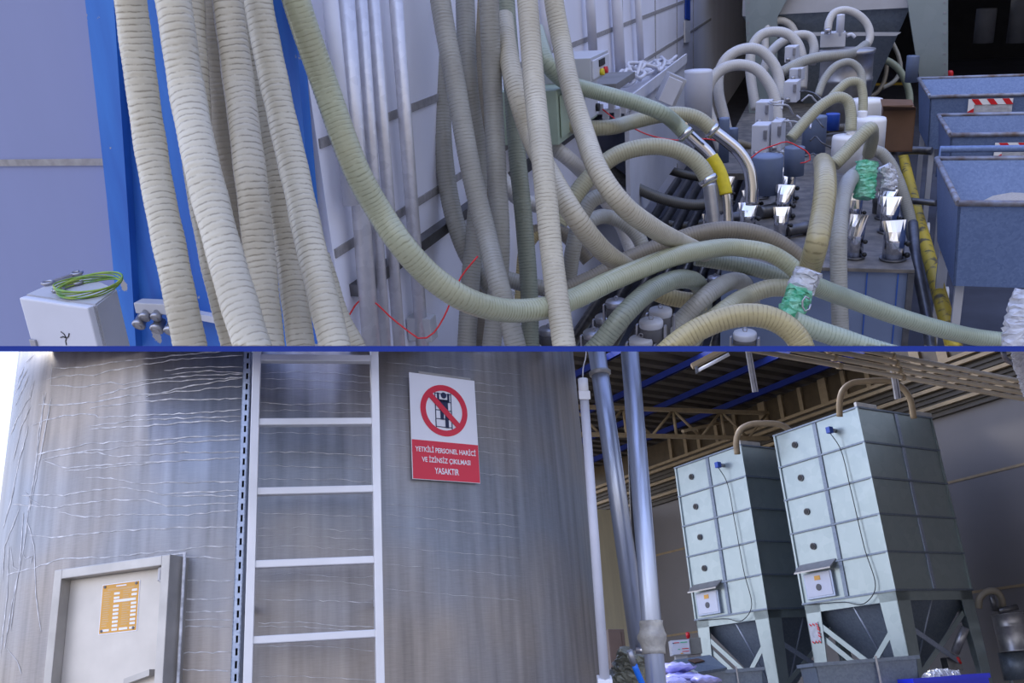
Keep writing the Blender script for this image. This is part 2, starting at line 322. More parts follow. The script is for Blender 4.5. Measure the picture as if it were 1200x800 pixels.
def tube(bm, pts, r, seg=12, step=0.02, pitch=None, amp=0.0, wob=0.0, caps=True, smooth_path=True):
    if pitch: step = pitch / 4
    if smooth_path: C, s = spline(pts, step)
    else:
        C = np.array([np.asarray(p, float) for p in pts]); s = np.concatenate([[0], np.cumsum(np.linalg.norm(np.diff(C, axis=0), axis=1))])
    n = len(C); T = np.gradient(C, axis=0); T /= np.maximum(np.linalg.norm(T, axis=1), 1e-9)[:, None]
    a, b = perp(T[0]); A = []
    for i in range(n):
        a = nrm(a - (a @ T[i]) * T[i]); A.append(a)
    A = np.array(A); B = np.cross(T, A)
    ang = np.arange(seg) * 2 * PI / seg
    rr = np.full((n, seg), r)
    if pitch: rr = rr * (1 + amp * np.cos(2 * PI * s / pitch))[:, None]
    if wob:
        ph = random.random() * 9
        rr = rr * (1 + wob * np.sin(s * 37 + ph)[:, None] * np.sin(ang[None] * 2 + ph + s[:, None] * 11))
    uvl = bm.loops.layers.uv.get('UVMap') or bm.loops.layers.uv.new('UVMap')
    V = C[:, None] + rr[..., None] * (np.cos(ang)[None, :, None] * A[:, None] + np.sin(ang)[None, :, None] * B[:, None])
    vs = [[bm.verts.new(V[i, k]) for k in range(seg)] for i in range(n)]
    u = s / (pitch or 0.013)
    for i in range(n - 1):
        for k in range(seg):
            k2 = (k + 1) % seg
            f = bm.faces.new((vs[i][k], vs[i][k2], vs[i + 1][k2], vs[i + 1][k])); f.smooth = True
            for lp, (uu, vv) in zip(f.loops, ((u[i], k), (u[i], k + 1), (u[i + 1], k + 1), (u[i + 1], k))): lp[uvl].uv = (uu, vv / seg)
    if caps and seg > 2: bm.faces.new(vs[0][::-1]); bm.faces.new(vs[-1])
    return bm

# ------------------------------------------------------------------ things
def clip(bm, n):
    if n is None or not len(bm.verts): return
    nv = Vector(n); c = Vector(CAM); d = [(v.co - c).dot(nv) for v in bm.verts]
    if min(d) >= 0: return
    if max(d) <= 0: bm.clear(); return
    geom = list(bm.verts) + list(bm.edges) + list(bm.faces)
    r = bmesh.ops.bisect_plane(bm, geom=geom, dist=1e-6, plane_co=c, plane_no=nv, clear_inner=True, clear_outer=False)
    es = [g for g in r['geom_cut'] if isinstance(g, bmesh.types.BMEdge) and g.is_valid and len(g.link_faces) == 1]
    if es:
        try: bmesh.ops.holes_fill(bm, edges=es, sides=0)
        except Exception: pass
class Thing:
    def __init__(s, name, label, cat, group=None, frame=None, kind=None, n=None):
        s.name, s.label, s.cat, s.group, s.kind = name, label, cat, group, kind
        s.fr = frame or TOP; s.n = n if n is not None else (CLIP_T if s.fr is TOP else CLIP_B); s.parts = []
    def part(s, name, bm, material, parent=None, label=None, kind=None, recalc=True):
        if recalc: bmesh.ops.recalc_face_normals(bm, faces=bm.faces)
        s.parts.append(dict(name=name, bm=bm, mat=material, parent=parent, label=label, kind=kind, obj=None)); return len(s.parts) - 1
    def done(s):
        for p in s.parts: clip(p['bm'], s.n)
        ok = [p for p in s.parts if len(p['bm'].verts)]
        if not ok: return None
        allv = np.concatenate([np.array([v.co[:] for v in p['bm'].verts]) for p in ok])
        l = np.stack([allv @ s.fr.x, allv @ s.fr.y, allv @ s.fr.z], 1); lo, hi = l.min(0), l.max(0)
        o = s.fr.x * (lo[0] + hi[0]) / 2 + s.fr.y * (lo[1] + hi[1]) / 2 + s.fr.z * lo[2]
        M = Matrix.Identity(4)
        for i in range(3): M[i][0], M[i][1], M[i][2], M[i][3] = s.fr.x[i], s.fr.y[i], s.fr.z[i], o[i]
        Mi = M.inverted()
        single = len(s.parts) == 1
        root = None
        if not single:
            root = bpy.data.objects.new(s.name, None); root.empty_display_size = .1; COL.objects.link(root); root.matrix_world = M
        for p in s.parts:
            if not len(p['bm'].verts): p['bm'].free(); continue
            me = bpy.data.meshes.new(p['name']); p['bm'].transform(Mi); p['bm'].to_mesh(me); p['bm'].free()
            for mm in (p['mat'] if isinstance(p['mat'], (list, tuple)) else [p['mat']]): me.materials.append(mm)
            ob = bpy.data.objects.new(s.name if single else p['name'], me); COL.objects.link(ob); p['obj'] = ob
            if single: root = ob; ob.matrix_world = M
            else:
                par = root if p['parent'] is None else (s.parts[p['parent']]['obj'] or root)
                ob.parent = par
                if p['label']: ob['label'] = p['label']
            if p['kind']: ob['kind'] = p['kind']
        if s.kind: root['kind'] = s.kind
        if s.label: root['label'] = s.label
        if s.cat and s.kind != 'structure': root['category'] = s.cat
        if s.group: root['group'] = s.group
        s.root = root; return root
def one(name, label, cat, bm, material, group=None, frame=None, kind=None):
    t = Thing(name, label, cat, group, frame, kind); t.part(name, bm, material); return t.done()
def struct(name, bm, material, frame=None, label=None):
    t = Thing(name, label, None, None, frame, 'structure'); t.part(name, bm, material); return t.done()
def text(body, fr_o, xdir, ydir, w, h, material, parent, name='lettering', extrude=0.0006, bold=0.0):
    """text centred at fr_o with its width fitted to w and its cap height to h"""
    c = bpy.data.curves.new(name, 'FONT'); c.body = body; c.size = 1; c.align_x = 'CENTER'; c.align_y = 'CENTER'; c.offset = bold; c.resolution_u = 3
    ob = bpy.data.objects.new(name, c); COL.objects.link(ob)
    bpy.context.view_layer.update(); dx, dy = max(ob.dimensions.x, .01), max(ob.dimensions.y, .01)
    dg = bpy.context.evaluated_depsgraph_get(); me = bpy.data.meshes.new_from_object(ob.evaluated_get(dg)); bpy.data.objects.remove(ob)
    xs = np.array([v.co[:] for v in me.vertices]); cx, cy = (xs[:, 0].max() + xs[:, 0].min()) / 2, (xs[:, 1].max() + xs[:, 1].min()) / 2
    x, y = nrm(xdir), nrm(ydir); z = np.cross(x, y); sx, sy = w / dx, h / dy
    pm = parent.matrix_world if parent else Matrix.Identity(4); inv = pm.inverted()
    for v in me.vertices:
        v.co = inv @ Vector(fr_o + x * (v.co.x - cx) * sx + y * (v.co.y - cy) * sy)
    me.materials.clear(); me.materials.append(material)
    o = bpy.data.objects.new(name, me); COL.objects.link(o); o.parent = parent
    return o

# =================================================================== THE DIVIDING STEEL STRIP
bm = MB(); d0, d1 = 1.40, 1.46
a = [P(-900, 405.3, d0), P(2100, 405.3, d0), P(2100, 411.8, d0), P(-900, 411.8, d0)]
b = [P(-900, 405.3, d1), P(2100, 405.3, d1), P(2100, 411.8, d1), P(-900, 411.8, d1)]
va = [bm.verts.new(p) for p in a]; vb = [bm.verts.new(p) for p in b]
bm.faces.new(va); bm.faces.new(vb[::-1])
for i in range(4): bm.faces.new((va[i], vb[i], vb[(i + 1) % 4], va[(i + 1) % 4]))
t = Thing('trim_1', 'dark blue steel strip between the hose yard above and silo yard below', None, None, WORLD, 'structure', n=np.array([0, 0, 0.0]))
t.n = None; t.part('trim_1', bm, BEAMBLUE)
_c = clip
t.done()
# =================================================================== UPPER PLACE: THE HOSE YARD
WE = TOP.l(WALLP)[0]
def TN(px, py, n): return hit(px, py, TOP.p(0, n, 0), TOP.y)
# shell
bm = MB(); box(bm, TOP, (WE - .2, FRONTN - .0, FLOOR_T - .1), (10.2, 22.2, FLOOR_T)); struct('floor', bm, FLOORT, TOP)
bm = MB(); box(bm, TOP, (WE - .2, FRONTN + .02, FLOOR_T), (WE, 22, .5)); struct('wall_long', bm, WALL_T, TOP)
bm = MB(); box(bm, TOP, (-4.5, FRONTN, FLOOR_T), (WE - .2, FRONTN + .25, .5)); struct('wall_left', bm, WALL_L, TOP)
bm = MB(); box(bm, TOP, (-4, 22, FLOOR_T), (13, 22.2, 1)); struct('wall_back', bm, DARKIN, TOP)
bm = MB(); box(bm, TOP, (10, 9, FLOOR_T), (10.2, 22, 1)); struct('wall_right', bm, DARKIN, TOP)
bm = MB(); box(bm, TOP, (WE - .2, 13, .9), (10, 22.2, 1.0)); struct('ceiling_shade', bm, DARKIN, TOP)  # unseen roof, added to keep sky light off the far end
bm = MB()
for (x0, y0), (x1, y1) in [((362, 173), (779, 11)), ((386, 301), (760, 54)), ]:
    A = TOP.l(TW(x0, y0)); B = TOP.l(TW(x1, y1)); h = (A[2] + B[2]) / 2
    box(bm, TOP, (WE, FRONTN + .03, A[2] - .016), (WE + .006, 14, A[2] + .016))
for px in (730, 768, 793, 812):
    A = TOP.l(TW(px, 60)); box(bm, TOP, (WE, A[1] - .008, FLOOR_T), (WE + .006, A[1] + .008, .5))
struct('trim_2', bm, SEAM, TOP, 'grey panel seams of the pale long wall')
bm = MB(); A = TOP.l(TL(60, 190)); box(bm, TOP, (-7, FRONTN - .006, A[2] - .012), (WE - .3, FRONTN, A[2] + .012))
struct('trim_3', bm, SEAM, TOP, 'grey horizontal seam of the left wall')
# blue corner column: light flange strip and wide web
bm = MB()
q = [(98, -60), (360 + 0, -60), (383, 470), (147, 470)]
q[1] = (338, -60)
poly(bm, [TL(x, y, .05) for x, y in q], TOP.y * .05)
t = Thing('pillar', 'chipped blue steel corner pillar behind the hanging hoses', None, None, TOP, 'structure'); t.part('web', bm, BLUE)
bm = MB(); poly(bm, [TL(x, y, .085) for x, y in [(93, -60), (129, -60), (150, 250), (163, 470), (146, 470), (127, 250)]], TOP.y * .08)
t.part('flange', bm, BLUE); t.done()

# ---- hanging and lying hoses
DIA = 0.08
def hose(label, pts, m, group, ribs=True, dia=DIA, pitch=None, seg=14, extra=None, name='suction_hose', amp=None, wob=0.0, step=.012):
    W = [P(x, y, dia * FPX / w) for x, y, w in pts]
    bm = MB()
    if ribs: tube(bm, W, dia / 2, seg=seg, pitch=pitch or dia * .17, amp=.013 if amp is None else amp, wob=wob)
    else: tube(bm, W, dia / 2, seg=seg, step=step)
    if extra is None: return one(name, label, 'hose', bm, m, group, TOP)
    t = Thing(name, label, 'hose', group, TOP); t.part('corrugated_tube', bm, m); extra(t, W); return t.done()
G1 = 'ribbed hoses hanging in front of the blue pillar'
HL = [
 ('beige ribbed hose hanging leftmost against the blue pillar, blue showing on both sides', [(146,-60,39),(153,0,38),(166,100,37.5),(181,200,37.5),(203,310,38),(230,440,38)], H_CREAM),
 ('wide cream ribbed hose hanging second from the left of the pillar bundle', [(194,-60,41),(203,0,41),(218,100,41),(238,200,42),(267,310,43),(306,440,45)], H_CREAM),
 ('beige hose half hidden behind the wide cream hose, peeking out on both its sides', [(216,-60,36.5),(221,0,36.5),(227,100,36.5),(234,200,36.5),(254,310,36.5),(287,440,36.5)], H_BEIGE),
 ('shaded brownish hose deep between the cream hose and its right neighbour', [(236,-60,33),(243,0,33),(252,80,33),(265,180,33),(281,280,33),(310,440,33)], H_BROWN),
 ('grey beige hose hanging straight in the middle of the pillar bundle', [(262,-60,36),(267,0,36),(280,100,36),(294,210,37),(305,310,37),(318,440,38)], H_BEIGE),
 ('beige hose behind the middle hose, widening out towards the bottom', [(278,-60,31.5),(284,0,31.5),(303,100,31.5),(325,210,32),(340,310,32),(357,440,33)], H_BEIGE),
 ('pale dusty hose hanging rightmost of the pillar bundle', [(292,-60,34),(302,0,34),(322,100,34),(347,210,34.5),(369,310,35.5),(401,440,37)], H_CREAM),
 ('short lower stretch of yellowish hose curving out behind the pale dusty hose', [(372,300,30),(384,340,30),(396,375,30),(412,404,30),(424,440,30)], H_CREAM),
]
for l, p, mm in HL: hose(l, p, mm, G1, pitch=.0165, wob=.03, amp=.011)
G2 = 'ribbed hoses hanging in front of the long white wall'
def joint_end(t, W): pass
hose('long cream ribbed hose sweeping from the top down across to the taped joint',
     [(333,-60,33),(347,0,33),(381,100,32),(418,200,31.5),(446,250,31),(471,287,31),(502,321,30.5),(538,347,30),(572,360,29),(603,364,28),(642,360,27),(675,349,26),(712,331,25),(750,315,24),(785,302,23),(820,294,22),(862,290,21),(900,296,21),(922,308,21),(938,322,21)], H_SWEEP, G2, pitch=.0145)
MB2 = [
 ('dark grey hose at the left rim of the central hanging bundle, curving right low down', [(512,-60,22),(514,30,22),(517,100,22),(520,180,22),(531,250,22),(549,300,22),(575,335,22),(598,352,22)], H_GREY),
 ('grey hose crossing diagonally over the central bundle from upper left', [(510,-60,24.5),(516,0,24.5),(534,100,24.5),(552,200,24.5),(570,275,24.5),(585,335,25),(598,380,25),(612,440,25)], H_GREY),
 ('thin yellowed hose hanging straight at the left of the central bundle', [(526,-60,18.5),(527,60,18.5),(528,250,19),(529,300,19),(527,440,18.5)], H_YEL),
 ('dark dusty hose hanging in the middle of the central bundle', [(543,-60,23),(545,0,23),(549,100,23),(560,190,22.5),(557,272,22.5),(552,322,22.5),(545,440,22.5)], H_GREY),
 ('grey hose with hazy sleeve right of the middle of the central bundle', [(572,-60,24),(573,0,24),(577,100,23.5),(582,200,23.5),(586,290,23.5),(582,350,23),(572,440,23)], H_GREY),
 ('brown shaded hose behind the sleeves of the central bundle', [(560,-60,20),(560,0,20),(563,100,20),(570,200,20),(566,280,20),(565,440,20)], H_BROWN),
 ('greenish hose just left of the bright front hose', [(591,-60,21),(593,0,21),(599,80,21),(606,180,21),(614,260,21),(620,340,21),(622,440,21)], H_DGREEN),
 ('bright pale hose hanging in front, crossing over the long sweeping hose', [(612,-60,25),(618,0,25),(626,100,25.5),(637,200,26.5),(648,310,27),(666,440,28)], H_CREAM),
 ('pale hose bending from the top down towards the right behind the sweeping hose', [(645,-60,23),(649,0,23),(658,50,23),(668,100,23.5),(683,150,24),(704,205,25),(730,240,25),(762,265,24),(797,284,22),(826,297,20)], H_CREAM),
 ('pale hose bowing right behind the bright front hose', [(590,20,23),(595,60,23.5),(606,110,24),(622,160,24),(648,210,25),(675,255,25.5),(705,292,24.5),(738,316,23)], H_CREAM),
]
for l, p, mm in MB2: hose(l, p, mm, G2, pitch=.0135)
G3 = 'hoses with steel elbows crossing in front of the wall boxes'
def clampring(t, W, d=.046, at=-1, axis=None):
    bm = MB(); ax = nrm(W[at] - W[at - 1]); cyl(bm, W[at] - ax * .03, W[at] - ax * .008, d, seg=20)
    k = t.part('hose_clamp', bm, CHROME)
    bm = MB(); s = nrm(np.cross(ax, CF)); box(bm, Fr(W[at] - ax * .02 + CU * d - CF * .01, s, CF, ax), (-.008, -.012, -.008), (.008, .012, .008)); t.part('screw', bm, CHROME, parent=k)
def ex_a(t, W):
    clampring(t, W)
def ex_none(t, W): pass
hose('greenish hose from behind the bundle ending at the first bent steel tube', [(628,35,19),(642,75,19.5),(662,95,19),(690,105,18.5),(720,113,18.5),(750,122,18.5),(773,131,18.5),(792,145,18),(806,160,18)], H_GREEN, G3, extra=ex_a)
hose('grey yellow hose ending at the second, longer bent steel tube', [(612,98,18),(640,129,18),(662,145,18),(690,150,18),(715,149,18),(740,143,17.5),(775,135,17.5),(800,134,17.5),(820,140,17.5),(838,156,17.5)], H_TAN, G3, extra=ex_a)
hose('olive hose arching down onto a steel fitting right of the hanging hoses', [(655,262,20),(672,232,20),(695,203,20),(722,182,20),(750,173,20),(775,172,20),(800,179,20),(820,194,20),(832,215,20)], H_TAN, G3, extra=ex_a)
def elbow(label, pts, m, dia, group='bent polished steel feed tubes', name='steel_elbow', extra=None):
    W = [P(x, y, dia * FPX / w) for x, y, w in pts]; bm = MB(); tube(bm, W, dia / 2, seg=18, step=.012)
    if extra is None: return one(name, label, 'steel tube', bm, m, group, TOP)
    t = Thing(name, label, 'steel tube', group, TOP); t.part('tube', bm, m); extra(t, W); return t.done()
def tape(t, W):
    bm = MB(); tube(bm, [P(x, y, .074 * FPX / w) for x, y, w in [(833,184,15.9),(842,200,15.9),(847.5,216,15.9),(850,228,15.9)]], .04, seg=16, step=.01); t.part('tape_wrap', bm, YEL, label='yellow tape wrap')
elbow('bent polished steel tube with a yellow tape wrap', [(800,152,15),(815,166,15),(830,180,15),(842,200,15),(850,232,15),(852,262,15)], CHROME, .07, extra=tape)
elbow('longer bent polished steel tube without tape, curving down to the deck', [(834,152,14.5),(850,164,14.5),(866,178,14.5),(877,196,14.5),(881,220,14.5),(881,240,14.5)], CHROME, .07)
elbow('bluish straight steel fitting under the olive hose', [(831,216,15.5),(834,240,15.5),(838,272,15.5)], STEEL, .07)
elbow('dark steel tube alongside the yellow taped one', [(806,182,15),(822,196,15),(836,216,15),(842,250,15)], STEELD, .07)
G4 = 'hoses coiling behind the hanging bundle'
for l, p, mm in [
 ('pale hose passing behind the bright front hose towards the lower right', [(600,130,18),(622,150,18),(645,170,18),(664,184,18),(690,210,17),(712,238,16.5),(730,268,16),(742,300,16)], H_PALE),
 ('grey hose stub leaning beside the bowing hose with a bent top', [(706,228,19),(692,236,19),(681,255,19),(672,290,19),(664,345,18.5)], H_GREY),
 ('grey olive hose arching low behind the bowing hose', [(676,275,18),(692,259,18),(712,254,17.5),(732,262,17.5),(748,278,17.5),(758,305,17.5)], H_GREY),
 ('long brown dusty hose arching low across to the taped joint', [(640,352,20),(667,338,20),(700,323,20),(737,303,20),(775,288,20),(812,275,20),(850,269,20),(885,273,20),(915,286,20),(938,304,20),(950,322,20)], H_BROWN),
 ('pale curved hose end left of the bright hose at mid height', [(580,196,19),(597,222,19),(615,236,19),(640,240,19),(662,232,19)], H_PALE),
 ('brown hose curving behind the greenish hose', [(575,240,17),(598,264,17),(622,272,17),(650,268,17),(672,284,17),(690,305,17)], H_BROWN),
 ('bluish grey hose lying horizontally behind the bright front hose', [(565,300,19),(585,322,19),(612,332,19),(640,338,19),(668,333,18)], H_GREY),
 ('looped yellowish hose behind the bright front hose', [(600,400,17),(604,340,17),(612,300,17),(626,275,17),(645,268,17)], H_YEL),
 ('dark sagging hose over the pipe bank', [(700,185,13),(722,205,13),(750,222,13),(780,234,13),(812,240,13),(835,238,13)], H_DARK),
 ('thin dark hose above the sagging dark hose', [(690,175,10),(730,182,10),(770,195,10),(805,205,10),(835,210,10)], H_DARK),
 ('dark hose lying across the pipe bank just above the brown hose', [(775,262,11),(800,265,11),(825,262,11),(845,255,11)], H_DARK)]:
    hose(l, p, mm, G4, pitch=.0135, amp=.02)
G5 = 'hoses sweeping over the capped couplings'
for l, p, mm in [
 ('olive green hose rising from the bottom edge over the couplings', [(655,450,25),(683,424,25),(704,402,25),(730,370,25),(760,342,24),(790,328,23),(810,328,22),(821,338,20.5),(825,356,19.5),(822,376,19)], H_DGREEN),
 ('grey hose arching up from bottom edge behind the tan hose', [(745,450,22),(778,402,22),(800,374,22),(825,349,22),(848,333,21),(864,329,20),(876,338,18.5),(882,356,18)], H_GREY),
 ('light olive hose running up to the joint above the tan hose', [(800,412,22),(822,385,22),(848,364,22),(875,347,21),(900,338,21),(925,337,21)], H_TAN),
 ('broad tan hose arching along the bottom edge below the joint', [(745,450,28),(770,424,28),(795,401,28),(820,385,28),(850,373,28),(875,369,28),(900,372,28),(922,383,28),(937,400,28),(948,440,28)], H_TAN2),
 ('short yellowish hose piece under the olive green hose', [(762,340,20),(780,347,20),(805,352,20),(828,354,20)], H_YEL),
 ('dark green hose under the sweeping hose near the joint', [(815,302,19),(840,306,19),(870,311,19),(900,319,19),(925,328,19),(940,336,19)], H_DGREEN),
 ('dull green hose running from the joint to the right image edge', [(945,330,23),(965,339,22.5),(1000,352,21.5),(1050,370,21),(1100,385,20.5),(1150,396,20),(1210,401,20),(1260,400,20)], H_GREEN),
 ('lower green hose leaving the joint and dipping below the bottom edge', [(930,376,24),(955,386,24),(985,396,24),(1020,408,24),(1080,425,24)], H_GREEN)]:
    hose(l, p, mm, G5, pitch=.0145)
G6 = 'hoses standing on the steel deck'
hose('thick tan taped hose rising from the joint to a creased top', [(944,336,25),(949,315,26),(957,285,27),(963,255,26.5),(967,225,26),(967,202,25),(964,190,22)], H_TAN2, G6, pitch=.02, amp=.01, dia=.095)
hose('grey hose in front of the deck bending over at its top', [(1017,196,15),(1006,202,17),(993,216,18.5),(986,240,19),(983,275,19.5),(983,330,19.5),(985,392,19.5)], H_GREY, G6, amp=.015)
hose('grey green hose looping over right of the green wrapped coupling', [(1006,186,14),(1018,178,14),(1030,178,14),(1042,190,14),(1051,208,14),(1062,240,14),(1073,288,14)], H_GREY, G6, amp=.015)
G7 = 'smooth pale hoses arching over the suction receivers'
for l, p, mm, dd in [
 ('pale arched hose, largest and frontmost of the receiver arches', [(846,176,13),(836,148,13),(828,120,13),(832,97,13),(845,82,13),(864,76,13),(884,80,13),(899,95,13),(908,115,13),(912,158,13)], H_PALE, .085),
 ('pale arched hose nested just behind the largest arch', [(855,165,12.5),(848,135,12.5),(842,108,12.5),(843,85,12.5),(852,68,12.5),(869,58,12.5),(888,58,12.5),(903,70,12.5),(912,88,12.5),(914,118,12.5)], H_PALE, .085),
 ('tall pale arched hose whose left leg stands behind the nested arches', [(886,128,11.5),(881,100,11.5),(879,75,11.5),(882,54,11.5),(892,41,11.5),(908,37,11.5),(923,40,11.5),(935,52,11.5),(941,75,11.5),(940,104,11.5)], H_PALE, .085),
 ('smallest pale arched hose at the back beside the hopper leg', [(897,60,8.5),(897,42,8.5),(902,29,8.5),(914,24,8.5),(926,29,8.5),(933,42,8.5),(935,55,8.5)], H_PALE, .075),
 ('pale arched hose bending sharply down in front of the big receiver', [(894,85,10.5),(903,62,10.5),(918,48,10.5),(936,41,10.5),(949,43,10.5),(954,55,10.5),(951,75,10.5)], H_PALE, .08),
 ('cream hose looping high over the receiver lid', [(970,36,9),(972,24,9),(978,15,9),(992,12,9),(1008,19,9),(1018,32,9),(1019,47,9),(1014,55,9)], H_PALE, .07),
 ('dusty hose running from the loop clamp down left across the receiver', [(1014,53,11),(1003,61,11.5),(985,65,12),(960,67,12),(938,73,12),(915,85,12)], H_GREY, .083),
 ('grey arched hose behind the white filter housings', [(958,113,9),(966,93,9),(980,77,9),(996,73,9),(1008,83,9),(1011,102,9)], H_GREY, .060),
 ('tan arched hose ending on the middle white housing', [(968,122,10.5),(982,106,10.5),(995,96,10.5),(1007,97,10.5),(1011,110,10.5),(1011,134,10.5)], H_TAN, .0625),
 ('long tan arched hose ending on the front white housing', [(926,163,13),(945,141,13),(965,122,13),(982,114,13),(993,118,13),(997,132,13),(997,154,13)], H_TAN, .070),
 ('ribbed tan hose rising steeply in front of the white housings', [(977,193,16),(990,180,16),(1006,163,16),(1018,151,16),(1022,160,15.5),(1018,180,15)], H_TAN, .079)]:
    hose(l, p, mm, G7, ribs=False, dia=dd, seg=16, step=.02)
G8 = 'dark thin hoses between the housings and on the floor'
for l, p, mm, dd in [
 ('dirty grey hose curving between blue cylinder and white housing, upper', [(940,168,9),(955,158,9),(972,151,9),(988,150,9)], H_BROWN, .07),
 ('dirty grey hose lying below the front white housing', [(940,198,10),(955,186,10),(972,176,10)], H_PALE, .08),
 ('grey brown hose hooking under the thick taped hose', [(928,195,11),(934,206,11),(946,211,11),(960,204,11)], H_BROWN, .08),
 ('short dark hose high between the housings', [(962,134,8),(975,129,8),(990,128,8)], H_DARK, .06),
 ('green grey hose arching behind the brown carton', [(1020,74,8.5),(1035,70,8.5),(1050,78,8.5),(1061,95,8.5),(1066,115,8.5),(1062,140,8.5)], H_GREEN, .08),
 ('thin brown hose loop hanging under the hopper', [(1035,57,5),(1039,75,5),(1036,95,5),(1028,108,5),(1018,114,5)], H_BROWN, .05),
 ('second thin hose loop under the hopper, farther right', [(1046,50,5),(1053,66,5),(1055,82,5),(1048,95,5),(1034,103,5)], H_GREY, .05),
 ('long grey hose lying behind the receivers at deck level', [(862,166,8),(885,172,8),(905,170,8)], H_BROWN, .06)]:
    hose(l, p, mm, G8, ribs=False, dia=dd, seg=12, step=.02)

# taped joint
t = Thing('taped_hose_joint', 'hose joint wrapped in crinkled clear and green film with a dangling clamp', 'hose joint', None, TOP)
def crumple(pts, r, amp, seg=16):
    bm = MB(); tube(bm, pts, r, seg=seg, step=.009)
    for v in bm.verts:
        v.co += Vector([random.uniform(-1, 1) * amp for _ in range(3)])
    for f in bm.faces: f.smooth = False
    return bm
t.part('clear_wrap', crumple([P(x, y, 3.75) for x, y in [(948, 318), (941, 332), (936, 344)]], .052, .006), PLAST)
t.part('green_wrap', crumple([P(x, y, 3.72) for x, y in [(938, 338), (932, 354), (926, 372)]], .05, .007), GTAPE, label='green film wrap')
bm = MB(); tube(bm, [P(945 + 5 * math.cos(a), 356 + 9 * math.sin(a), 3.6) for a in np.linspace(0, 5.6, 9)], .004, seg=6); t.part('loose_clamp', bm, STEEL)
t.done()
t = Thing('wrapped_coupling', 'upright coupling wrapped in pale green film on the deck behind the bending hoses', 'hose coupling', None, TOP)
t.part('wrap', crumple([P(1012, 232, 4.9), P(1014, 210, 4.9), P(1016, 190, 4.9)], .055, .006), GTAPE)
t.part('loose_film', crumple([P(1040, 222, 4.9), P(1043, 206, 4.9), P(1036, 196, 4.9)], .036, .009), PLAST); t.done()
one('plastic_bag', 'crumpled clear plastic bag at the right edge above the dull green hose', 'plastic bag', crumple([P(1196, 440, 3.4), P(1196, 400, 3.4), P(1201, 370, 3.4), P(1210, 345, 3.4)], .062, .006), PLAST, None, TOP)

# ---- wall pipes
G9 = 'vertical pipes fixed to the long wall'
for l, a, b, w, mm in [
 ('thin pale conduit, leftmost of the vertical pipes, half behind the sweeping hose', (383, -40), (411, 240), .05, PIPE_W),
 ('widest grey vertical pipe next to the leftmost conduit', (401, -40), (437, 430), .064, PIPE_T),
 ('narrower grey vertical pipe close beside the widest pipe', (420, -40), (453, 430), .044, PIPE_T),
 ('grey vertical pipe, third of the tight row', (434, -40), (470, 430), .046, PIPE_T),
 ('grey vertical pipe standing apart right of the tight row, with a bracket low down', (461, -40), (497, 430), .052, PIPE_T),
 ('white vertical pipe half hidden behind the pale bending hose', (634, -40), (644, 97), .055, PIPE_W),
 ('white vertical pipe above the grey display box', (690, -30), (695, 60), .062, PIPE_W),
 ('wide white vertical pipe in the middle of the long wall', (721, -30), (728, 97), .08, PIPE_W),
 ('thin white vertical pipe above the cable tray', (746, -30), (752, 86), .055, PIPE_W)]:
    A, B = TW(*a, .06), TW(*b, .06); bm = MB(); cyl(bm, A, B, w / 2, seg=18)
    t = Thing('wall_pipe', l, 'pipe', G9, TOP); t.part('pipe', bm, mm)
    if a[0] == 461:
        C = TW(495, 384, .06); bm = MB(); box(bm, TOP.at(C), (-.055, -.03, -.05), (.05, .035, .05), .006); t.part('bracket', bm, GREYBOX)
    t.done()
# rails and cables on wall
bm = MB(); A = TOP.l(TW(505, 272)); box(bm, TOP, (WE, FRONTN + .1, A[2] - .022), (WE + .05, 7.4, A[2] + .022)); one('wall_rail', 'dark steel rail running low along the long wall behind the pipes', 'rail', bm, STEELD, None, TOP)
for l, pts in [('red cable hanging across the lower end of the wall pipes', [(405, 376), (424, 350), (440, 355), (456, 370), (476, 386), (493, 397), (506, 392), (520, 372), (540, 325), (560, 300)]),
               ('red cable draped below the wall boxes', [(706, 128), (722, 140), (742, 150), (760, 158), (790, 164), (830, 163), (858, 170)]),
               ('red cable looping over the grey boxes by the receivers', [(878, 187), (892, 176), (908, 170), (922, 166), (936, 172), (948, 180), (949, 188), (938, 191)])]:
    bm = MB(); d = 3.3 if pts[0][0] < 600 else 5.6
    tube(bm, [P(x, y, d) for x, y in pts], .003 if d < 4 else .004, seg=6, step=.03); one('red_cable', l, 'cable', bm, RED, 'red cables', TOP)

def wbox(px, y0, y1, off, ln, base=0.0, bev=.004):
    A = TOP.l(TW(px, y0, off)); B = TOP.l(TW(px, y1, off)); bm = MB(); box(bm, TOP, (WE + base, A[1], B[2]), (WE + off, A[1] + ln, A[2]), bev); return bm, A, B
t = Thing('display_box', 'grey wall box with a small display and red and yellow buttons', 'control box', None, TOP)
bm, A, B = wbox(692, 68, 98, .42, .42, .12); t.part('housing', bm, GREYBOX)
fr = TOP
bm = MB(); box(bm, fr, (WE + .42, A[1] + .02, B[2] + .015), (WE + .43, A[1] + .40, A[2] - .015), .004); k = t.part('door', bm, LGREY)
H = A[2] - B[2]
bm = MB(); box(bm, fr, (WE + .43, A[1] + .14, B[2] + H * .52), (WE + .436, A[1] + .27, B[2] + H * .8)); t.part('display', bm, BLACK, parent=k)
for yy, mm, ll in ((.17, YEL, 'yellow button'), (.26, RED, 'red button')):
    bm = MB(); cyl(bm, fr.p(WE + .43, A[1] + yy, B[2] + H * .28), fr.p(WE + .45, A[1] + yy, B[2] + H * .3), .018, seg=12); t.part('button', bm, mm, parent=k, label=ll)
t.done()
t = Thing('signal_lamp', 'small signal lamp with a dull orange cap beside the display box', 'lamp', None, TOP)
bm = MB(); lathe(bm, P(678, 96, 5.0), TOP.z, [(.02, 0), (.02, .05), (.03, .055), (.026, .09)], 14); t.part('base', bm, LGREY)
